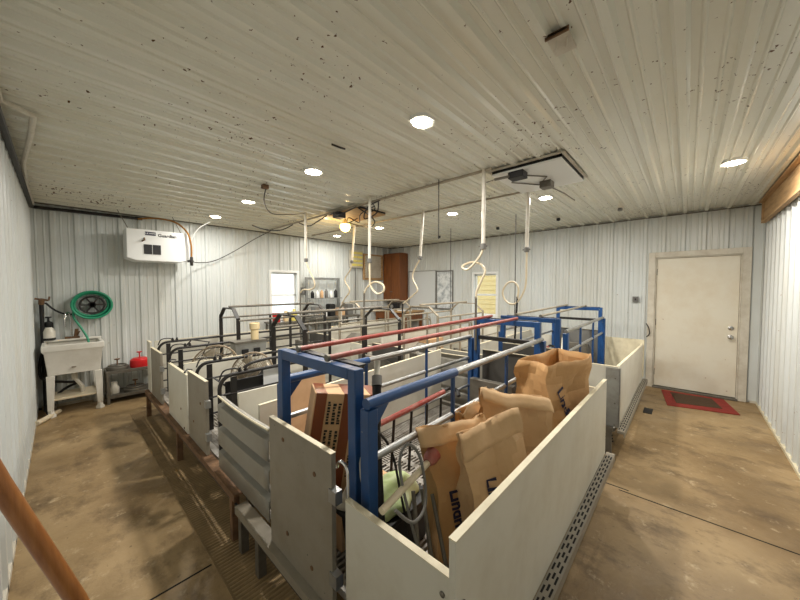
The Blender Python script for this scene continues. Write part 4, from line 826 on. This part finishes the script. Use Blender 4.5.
# ------------------------------------------------------------------ back corner
t = thing('workbench', (4.1, 6.02, 0), 'grey metal workbench with upright frame against the back wall', 'workbench')
q = MB(); q.box((3.62, 5.74, .93), (4.86, 6.24, .97)); q.build('benchtop', M['dgalv'], t, bevel=.004)
for (lx, ly) in ((3.64, 5.76), (4.80, 5.76), (3.64, 6.19), (4.80, 6.19)):
    q = MB(); q.box((lx, ly, 0), (lx+.04, ly+.04, .93)); q.build('leg', M['dgalv'], t)
for lx in (3.66, 4.52):
    q = MB(); q.box((lx, 6.16, .97), (lx+.05, 6.21, 1.84)); q.build('upright', M['galv'], t)
q = MB(); q.box((3.71, 6.16, 1.79), (4.52, 6.21, 1.84)); q.build('top_rail', M['galv'], t)
q = MB(); q.box((3.71, 6.0, 1.36), (4.52, 6.21, 1.38)); q.build('shelf', M['galv'], t)
q = MB(); q.box((3.68, 5.78, .45), (4.82, 6.22, .47)); q.build('lower_shelf', M['dgalv'], t)
rnd = random.Random(5); names = [('green', 'green'), ('yellow', 'yellow'), ('dark', 'black'), ('winf', 'white'), ('grey', 'grey'), ('card', 'brown'), ('redb', 'red')]
pos = [(3.78, 'dark'), (3.90, 'winf'), (4.02, 'card'), (4.14, 'grey'), (4.27, 'winf'), (4.40, 'dark')]
ORD = ['leftmost', 'second from left', 'third from left', 'third from right', 'second from right', 'rightmost']
for i, (x, c) in enumerate(pos):
    h = .08+.12*rnd.random(); q = MB(); q.lathe([(.035, 0), (.04, .01), (.04, h*.75), (.02, h*.9), (.02, h)], (x, 6.10, 1.381), 14); tag(q.build('supply_bottle', M[c], loc=(x, 6.1, 1.38)), 'small supply bottle on the upper workbench shelf, '+ORD[i], 'bottle', 'bottles on the workbench shelf')
for i, (x, c, sx, h) in enumerate(((3.75, 'grey', .12, .22), (3.95, 'winf', .10, .14), (4.15, 'dark', .14, .26), (4.40, 'card', .18, .16), (4.65, 'grey', .16, .24))):
    q = MB(); q.box((x-sx/2, 5.86, .971), (x+sx/2, 6.04, .971+h)); q.box((x-sx/2+.01, 5.87, .971+h), (x+sx/2-.01, 6.03, .985+h)); tag(q.build('supply_box', M[c], loc=(x, 5.95, .97), bevel=.006), '%s supply box on the workbench top, %s' % ({'grey': 'grey', 'winf': 'white', 'dark': 'black', 'card': 'brown'}[c], ['leftmost', 'second', 'in the middle', 'fourth', 'rightmost'][i]), 'box')
t = thing('control_box', (3.50, 6.25, 1.55), 'small grey control box on wall right of the window', 'control box'); q = MB(); q.box((3.60, 6.20, 1.45), (3.66, 6.27, 1.62)); q.box((3.36+.24, 6.19, 1.48), (3.64, 6.20, 1.58)); q.build('case', M['grey'], t)
q = MB(); q.box((3.60, 6.09, 1.62), (3.64, 6.15, 2.0)); 
tubething('conduit_pipe', [(5.10, 6.22, .95), (5.10, 6.22, 2.15)], .014, M['grey'], 'grey conduit below the yellow slotted wall box', 'conduit', sp=False)
t = thing('slotted_wall_box', (5.12, 6.24, 2.3), 'slotted box on the back wall by the fan shutter, its glow painted as yellow slots', 'wall box')  # reflected glow painted as flat yellow slots; the box emits no light
q = MB(); q.box((4.93, 6.20, 2.12), (5.33, 6.27, 2.56)); q.build('case', M['trimc'], t, bevel=.004)
for k in range(4):
    for j in range(2):
        q = MB(); q.box((4.955+.19*j, 6.185, 2.16+.10*k), (5.12+.19*j, 6.20, 2.215+.10*k)); q.build('slot', M['yellow'], t)
t = thing('fan_shutter', (5.73, 6.25, 2.15), 'tan wooden-framed louvre fan shutter beside the oak cabinet', 'fan shutter')
q = MB(); q.box((5.38, 6.22, 1.82), (6.08, 6.27, 2.50)); q.build('frame', M['ply'], t, bevel=.004)
q = MB()
for k in range(9): q.obox((5.70, 6.205, 1.90+.065*k), (.56, .006, .07), Matrix.Rotation(.5, 3, 'X'))
q.build('louvre', M['trimc'], t)
t = thing('oak_cabinet', (6.28, 5.85, 1.2), 'tall reddish oak cabinet hung in the back corner', 'cabinet')
q = MB(); q.box((6.13, 5.62, 1.24), (6.44, 6.24, 2.54)); q.build('carcass', M['oak'], t, bevel=.004)
q = MB(); q.box((6.108, 5.625, 1.26), (6.129, 5.925, 2.52)); dd = q.build('door', M['oak'], t, bevel=.004); q = MB(); q.lathe([(.012, 0), (.016, .02)], (6.108, 5.90, 1.5), 10, Matrix(((0, 0, -1), (0, 1, 0), (1, 0, 0)))); q.build('knob', M['dgalv'], dd)
q = MB(); q.box((6.108, 5.935, 1.26), (6.129, 6.235, 2.52)); dd = q.build('door', M['oak'], t, bevel=.004); q = MB(); q.lathe([(.012, 0), (.016, .02)], (6.108, 5.96, 1.5), 10, Matrix(((0, 0, -1), (0, 1, 0), (1, 0, 0)))); q.build('knob', M['dgalv'], dd)
t = thing('desk', (6.0, 5.6, 0), 'brown wooden desk below the oak cabinet', 'desk')
q = MB(); q.box((5.72, 5.05, .98), (6.44, 6.22, 1.02)); q.build('desktop', M['ply'], t, bevel=.004)
q = MB(); q.box((5.76, 5.10, .80), (6.42, 6.18, .979)); q.build('apron', M['oak'], t)
for (lx, ly) in ((5.76, 5.10), (6.36, 5.10), (5.76, 6.12), (6.36, 6.12)):
    q = MB(); q.box((lx, ly, 0), (lx+.06, ly+.06, .80)); q.build('leg', M['oak'], t)
t = thing('radio', (6.1, 5.75, 1.02), 'black radio with round speaker on the desk under the cabinet', 'radio'); q = MB(); q.box((5.95, 5.60, 1.022), (6.10, 5.92, 1.20)); q.build('case', M['dark'], t, bevel=.01)
q = MB(); q.lathe([(.055, 0), (.05, .008), (.01, .004)], (5.949, 5.76, 1.11), 20, Matrix(((0, 0, -1), (0, 1, 0), (1, 0, 0)))); q.build('speaker', M['galv'], t)
t = thing('paper_stack', (5.95, 5.25, 1.02), 'stack of white papers on near end of the desk', 'papers'); q = MB(); q.box((5.8, 5.12, 1.021), (6.02, 5.42, 1.05)); q.build('sheets', M['paper'], t)
t = thing('whiteboard', (6.43, 5.15, 1.6), 'blank whiteboard on the far wall right of the oak cabinet', 'whiteboard')
q = MB(); q.box((6.438, 4.70, 1.10), (6.454, 5.56, 2.03)); q.build('surface', M['wboard'], t)
q = MB()
for a in ((6.43, 4.68, 1.08, 6.456, 4.70, 2.05), (6.43, 5.56, 1.08, 6.456, 5.58, 2.05), (6.43, 4.70, 1.08, 6.456, 5.56, 1.10), (6.43, 4.70, 2.03, 6.456, 5.56, 2.05)): q.box(a[:3], a[3:])
q.build('frame', M['galv'], t)
t = thing('framed_poster', (6.43, 4.4, 1.6), 'grey and white framed poster between whiteboard and window', 'poster')
q = MB(); q.box((6.438, 4.20, 1.10), (6.454, 4.64, 2.0)); q.build('sheet', mat('poster_print', '#dfe3e4', .3, 0, '#6f7d86', .9, 9), t)
q = MB()
for a in ((6.43, 4.17, 1.07, 6.456, 4.20, 2.03), (6.43, 4.64, 1.07, 6.456, 4.67, 2.03), (6.43, 4.20, 1.07, 6.456, 4.64, 1.10), (6.43, 4.20, 2.0, 6.456, 4.64, 2.03)): q.box(a[:3], a[3:])
q.build('frame', M['grey'], t)
# sill things
q = MB(); q.lathe([(.045, 0), (.05, .12), (.048, .125), (.042, .01)], (3.02, 5.99, 1.0), 16); 
t = thing('window_shelf', (3.2, 6.05, 0), 'narrow grey table below the left window', 'table')
q = MB(); q.box((2.75, 5.85, .90), (3.56, 6.22, .93)); q.build('tabletop', M['dgalv'], t, bevel=.003)
for (lx, ly) in ((2.77, 5.87), (3.51, 5.87), (2.77, 6.17), (3.51, 6.17)):
    q = MB(); q.box((lx, ly, 0), (lx+.03, ly+.03, .90)); q.build('leg', M['dgalv'], t)
q = MB(); q.lathe([(.07, 0), (.08, .17), (.085, .175), (.078, .17), (.068, .01)], (2.90, 6.0, .931), 20); tag(q.build('red_tub', M['redb'], loc=(2.9, 6, .931)), 'red tub on the table below the left window', 'tub')
q = MB(); q.lathe([(.06, 0), (.065, .16), (.03, .20), (.028, .24)], (3.28, 6.0, .931), 18); tag(q.build('yellow_jug', M['yellow'], loc=(3.28, 6, .931)), 'yellow jug on the table below the left window', 'jug')
q = MB(); q.lathe([(.05, 0), (.055, .14), (.035, .18), (.03, .21)], (3.10, 6.0, .931), 18); tag(q.build('cream_jug', M['creamp'], loc=(3.1, 6, .931)), 'cream jug between red tub and yellow jug below window', 'jug')
t = thing('wall_switch', (6.45, .62, 1.41), 'small grey switch box on wall left of the door', 'switch'); q = MB(); q.box((6.425, .585, 1.365), (6.456, .665, 1.455)); q.build('box', M['grey'], t, bevel=.004); q = MB(); q.box((6.415, .615, 1.395), (6.425, .635, 1.425)); q.build('toggle', M['dark'], t)
tubething('door_cable', [(6.44, .475, 1.02), (6.40, .44, .95), (6.40, .43, .86), (6.44, .47, .80)], .007, M['black'], 'short loop of black cable beside left side of door frame', 'cable')

# ------------------------------------------------------------------ floor things
t = thing('door_mat', (5.95, -.12, 0), 'red door mat with brown centre in front of the entrance door', 'mat')
q = MB(); q.prism([(5.55, .16), (6.33, .26), (6.36, -.42), (5.72, -.53)], (0, 0, 0), (1, 0, 0), (0, 1, 0), .010); q.build('mat_border', M['redmat'], t)
q = MB(); q.prism([(5.72, .07), (6.24, .15), (6.26, -.30), (5.84, -.38)], (0, 0, .010), (1, 0, 0), (0, 1, 0), .004); q.build('mat_centre', M['brmat'], t)
t = thing('floor_drain', (5.08, .36, 0), 'small black plate on the floor at foot of rear white panel', 'drain'); q = MB(); q.box((5.02, .29, 0), (5.24, .38, .006)); q.build('plate', M['dark'], t)
t = thing('push_broom', (.24, 1.08, 0), 'brown varnished broom handle leaning on left wall at bottom left', 'broom')
q = MB(); q.tube([(.215, 1.045, .06), (.0058, 1.017, .89), (-.0914, .994, 1.218), (-.2225, .965, 1.70)], .0165, 16); q.build('handle', M['handle'], t)
q = MB(); q.box((-.02, .99, .045), (.42, 1.10, .085)); q.build('head', M['ply'], t, bevel=.006)
q = MB(); q.prism([(0, 0), (.44, 0), (.42, .045), (.02, .045)], (-.02, 1.095, 0.0005), (1, 0, 0), (0, 0, 1), .10); q.build('bristles', M['dark'], t)
for (a, b, i) in (((.19, 4.2), (.45, 4.33), 0), ((.12, 3.2), (.40, 3.02), 1)):
    pass
